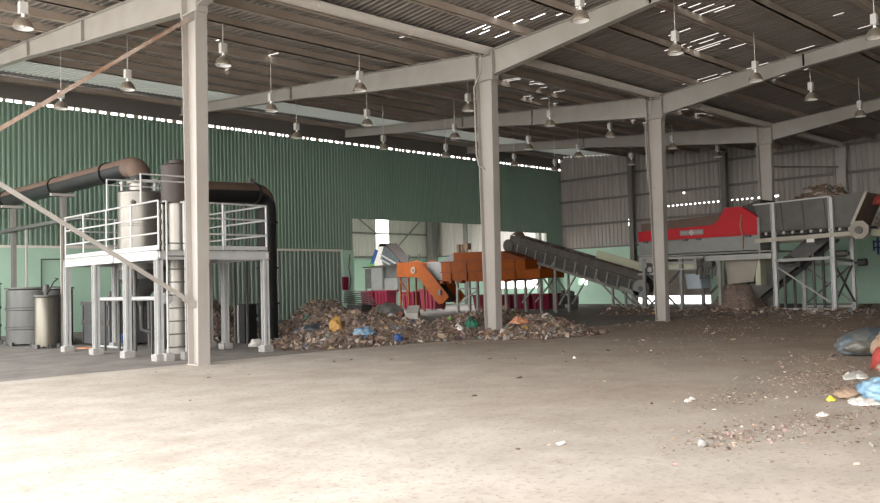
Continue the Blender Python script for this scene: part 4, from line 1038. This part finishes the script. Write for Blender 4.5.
t = thing('orange_conveyor', 'orange chute conveyor with a kink, sloping down left of the orange machine', 'conveyor', (OX, 35, 0))
def pr6(poly, x0_, x1_, nm, m, bv=.02):
    mb = MB(); mb.prism([(y - 35, z) for y, z in poly], 0, x0_, x1_); return mb.build(nm, m, t, bevel=bv)
pr6([(36.85, 2.9), (35.6, 2.9), (35.25, 3.0), (34.75, 2.86), (32.6, .86), (33.1, .5), (33.45, .46), (35.0, 1.98), (35.5, 2.02), (36.85, 2.05)], 0, .08, 'side_plate', M['orange'])
pr6([(36.85, 2.9), (35.6, 2.9), (35.25, 3.0), (34.75, 2.86), (32.6, .86), (33.1, .5), (33.45, .46), (35.0, 1.98), (35.5, 2.02), (36.85, 2.05)], 1.3, 1.38, 'side_plate', M['orange'])
pr6([(36.7, 2.5), (35.2, 2.5), (33.1, .62), (33.2, .56), (35.25, 2.4), (36.7, 2.4)], .08, 1.3, 'belt', M['belt'], 0)
mb = MB(); mb.tube([(-.06, .38, 2.42), (.0, .38, 2.42)], .20, 20); hb = mb.build('hub', M['tan_sack'], t)
mb = MB(); mb.tube([(-.09, .38, 2.42), (-.06, .38, 2.42)], .09, 12); mb.build('hub_cap', M['dark'], hb)
mb = MB(); mb.bar((-.03, -.3, 2.86), (-.03, -2.4, .92), .05, .07); mb.build('top_flange', M['orange_dk'], t)
mb = MB(); mb.box((-.05, -1.75, 1.12), (.08, .2, .3)); mb.build('bearing', M['dark'], t)
for y in (1.6, .9):
    for x in (.05, 1.3): mb = MB(); mb.bar((x, y, 0), (x, y, 2.1), .09); mb.build('leg', M['orange_dk'], t)
mb = MB(); mb.bar((.02, 1.6, 1.9), (.02, .9, 1.1), .07); mb.bar((.02, 1.6, 1.0), (.02, .9, 1.0), .07); mb.build('leg_brace', M['orange_dk'], t)
for y in (36.2, 35.3):
    mb = MB(); mb.bar((.3, y - 35, 2.9), (.3, y - 35 - .15, 3.35), .05); mb.build('guide_arm', M['dark'], t)

# grey cabinets, tipper and bins in the opening
t = thing('grey_cabinet', 'grey cabinet stand left of the orange conveyor with a dark slotted end', 'cabinet', (36.5, 42.2, 0))
mb = MB(); mb.span((0, -.05, 1.25), (1.2, 1.15, 2.80)); mb.build('body', M['grey_panel'], t, bevel=.02)
mb = MB(); mb.span((-.05, -.05, 1.3), (0, 1.05, 2.75)); mb.build('door', M['grey_panel'], t)
mb = MB(); mb.span((.1, -1.35, 1.25), (1.2, -.1, 2.05)); mb.build('low_box', M['grey_panel'], t)
mb = MB(); mb.span((.2, -1.35, 2.05), (1.2, -.1, 2.85)); mb.build('slotted_end', M['dark'], t)
mb = MB(); mb.span((.1, 1.2, 1.4), (1.1, 1.9, 2.75)); mb.build('side_frame', M['dark'], t)
for x in (.1, 1.1):
    for y in (-1.3, -.1, 1.1, 1.8): mb = MB(); mb.span((x - .06, y - .05, 0), (x + .06, y + .05, 1.4)); mb.build('leg', M['conv_leg'], t)
mb = MB(); mb.span((-.1, -1.4, 2.80), (1.25, 1.9, 2.88)); mb.build('top_plate', M['conv'], t)
t = thing('tipped_container', 'blue and white container tipped over with a brown flap, on the grey cabinet', 'container', (36.5, 41.9, 2.88))
mb = MB(); mb.prism([(1.55, .18), (.85, 1.32), (.25, 1.30), (.55, .62), (.35, .05), (1.2, .02)], 0, .1, 1.1); mb.build('shell', M['white_pl'], t, bevel=.03)
mb = MB(); mb.prism([(1.58, .2), (1.0, 1.18), (.78, 1.05), (1.32, .08)], 0, .04, .10); mb.build('blue_side', M['blue'], t)
mb = MB(); mb.prism([(.5, 1.25), (.05, 1.30), (-.38, 1.0), (-1.1, .40), (-1.3, .06), (.4, .05)], 0, .15, 1.05); mb.build('dark_panel', M['tarp'], t)
for a, b in (((.55, .78), (-1.0, .12)), ((.6, .5), (-.4, .05))):
    mb = MB(); mb.bar((.08, *a), (.08, *b), .06, .09); mb.build('white_bar', M['white_steel'], t)
mb = MB()
pts = [(.9, 1.28), (.55, 1.50), (.05, 1.46), (-.35, 1.15), (-1.05, .55), (-1.5, .15)]
for (a, b), (c, e) in zip(pts, pts[1:]): mb.bar((.6, a, b), (.6, c, e), 1.0, .09)
mb.build('brown_flap', M['brown_box'], t)
tag(blob('lime_bag', (36.75, 43.35, 2.88), (.22, .34, .26), M['lime'], 51, .2), 'lime green bag on the cabinet beside the tipped container', 'bag')
def bin_(x, y, w, l, h, label):
    t = thing('red_bin', label, 'bin', (x, y, 0), 'maroon bins under the machines')
    mb = MB(); k = .86
    mb.add([(-w * k, -l * k, .08), (w * k, -l * k, .08), (w * k, l * k, .08), (-w * k, l * k, .08), (-w, -l, h), (w, -l, h), (w, l, h), (-w, l, h)], [(0, 1, 2, 3), (0, 1, 5, 4), (1, 2, 6, 5), (2, 3, 7, 6), (3, 0, 4, 7), (4, 5, 6, 7)])
    for q in (-.5, 0, .5): mb.bar((-w * .93 - .015, l * q, .12), (-w - .02, l * q, h - .1), .07, .05)
    mb.build('body', M['redbin'], t)
    mb = MB(); mb.box((-w, 0, h), (.1, 2 * l + .1, .1)); mb.box((w, 0, h), (.1, 2 * l + .1, .1)); mb.box((0, -l, h), (2 * w, .1, .1)); mb.box((0, l, h), (2 * w, .1, .1)); mb.build('rim', M['redbin'], t)
    for q in (-1, 1):
        for s in (-1, 1): mb = MB(); mb.tube([(q * w * .7 - .03, s * l * .7, .06), (q * w * .7 + .03, s * l * .7, .06)], .06, 10); mb.build('caster', M['dark'], t)
bin_(36.2, 42.9, .5, .62, 1.22, 'maroon bin at the left end of the row, under the grey cabinet')
bin_(36.2, 41.5, .5, .62, 1.22, 'maroon bin second from the left in the row, under the grey cabinet')
bin_(36.2, 38.9, .5, .55, 1.12, 'shaded maroon bin behind the legs of the orange conveyor')
bin_(36.0, 36.9, .5, .70, 1.25, 'maroon bin directly behind the lower end of the orange conveyor')
bin_(36.2, 32.7, .5, .62, .86, 'maroon bin left of the rubbish-side column foot, under the orange machine')
bin_(36.2, 31.0, .5, .55, .86, 'maroon bin just right of the rubbish-side column, under the orange machine')
bin_(36.2, 29.7, .5, .58, .88, 'maroon bin left of the two by the conveyor legs')
bin_(36.2, 28.35, .5, .58, .88, 'maroon bin right of the two by the conveyor legs')
mb = MB()
for i in range(7):
    mb.bar((30.6 + .15 * i, 34.6, .75 + .09 * i), (31.4 + .12 * i, 32.6, .62 + .10 * i), .20, .035)
t = thing('pipe_stack', 'stack of pale bent sheets by the green wall opening', 'sheet stack', (27.9, 34.3, 0))
for i in range(7):
    mb = MB(); mb.bar((0, 1.0 - .05 * i, .75 + .10 * i), (.3, -1.1 + .1 * i, .60 + .11 * i), .5, .03); mb.build('sheet', M['stain_dull'], t)
mb = MB(); mb.span((-.2, -.6, 0), (.5, .6, .62)); mb.build('pallet', M['dark'], t)
t = thing('wall_hose', 'dark hose hanging on the pale green wall end by the opening', 'hose', (28.1, YG - .16, 0))
mb = MB(); mb.tube([(.1, 0, 3.3), (.0, 0, 2.6), (.12, 0, 2.0), (.02, 0, 1.4)], .03, 8); mb.build('hose', M['dark'], t)
mb = MB(); mb.box((-.25, 0, 1.75), (.35, .1, .7)); mb.build('red_box', M['redbin'], t)
t = thing('engine_unit', 'small dark engine on the floor below the conveyor', 'engine', (38.9, 29.0, 0))
mb = MB(); mb.box((0, 0, .5), (.8, 1.2, .5)); mb.build('block', M['dark'], t, bevel=.05)
mb = MB(); mb.tube([(0, .2, .7), (0, .2, 1.05)], .12, 10); mb.tube([(0, -.3, .75), (.1, -.3, .95)], .2, 12); mb.build('air_filter', M['conv_rib'], t)
for y in (-.45, .45): mb = MB(); mb.box((0, y, .13), (.8, .12, .26)); mb.build('skid', M['dark'], t)
# half-hidden things on the left wall
t = thing('wall_pipe', 'dark thin pipe loop fixed low on the mint wall left of the platform', 'pipe', (13.2, YG - .1, 0))
mb = MB(); mb.tube([(-.8, -.02, 1.7), (-.8, -.02, 3.0), (3.6, -.02, 3.05)], .03, 8); mb.build('pipe', M['dark'], t)

# ------------------------------------------------------------------ sky, light, camera
w = bpy.data.worlds.new('World'); scn.world = w; w.use_nodes = True
nt = w.node_tree; bg = nt.nodes['Background']
tc = nt.nodes.new('ShaderNodeTexCoord'); sp = nt.nodes.new('ShaderNodeSeparateXYZ'); rp = nt.nodes.new('ShaderNodeValToRGB')
nt.links.new(tc.outputs['Generated'], sp.inputs[0]); nt.links.new(sp.outputs['Z'], rp.inputs[0])
rp.color_ramp.elements[0].position = .0; rp.color_ramp.elements[0].color = (1, .965, .925, 1)
rp.color_ramp.elements[1].position = .8; rp.color_ramp.elements[1].color = (.95, .96, .97, 1)
nt.links.new(rp.outputs[0], bg.inputs['Color']); bg.inputs['Strength'].default_value = 1.0

cam = bpy.data.cameras.new('Camera'); co = bpy.data.objects.new('Camera', cam); COL.objects.link(co)
F, PITCH, ROLL, YAW = 838.88, .0385, -.0259, .7883
cam.sensor_width = 36; cam.lens = F / 880 * 36; cam.clip_end = 500
fw = Vector((math.cos(YAW) * math.cos(PITCH), math.sin(YAW) * math.cos(PITCH), math.sin(PITCH)))
r = Vector((math.sin(YAW), -math.cos(YAW), 0)); u = r.cross(fw)
r2 = r * math.cos(ROLL) + u * math.sin(ROLL); u2 = -r * math.sin(ROLL) + u * math.cos(ROLL)
Mx = Matrix((r2, u2, -fw)).transposed().to_4x4(); Mx.translation = Vector((0, 0, 1.6)); co.matrix_world = Mx
scn.camera = co
scn.cycles.max_bounces = 10; scn.cycles.diffuse_bounces = 6; scn.cycles.glossy_bounces = 4
scn.view_settings.view_transform = 'Standard'; scn.view_settings.look = 'None'
scn.view_settings.gamma = 1; scn.view_settings.use_curve_mapping = False
scn.view_settings.exposure = 3.35
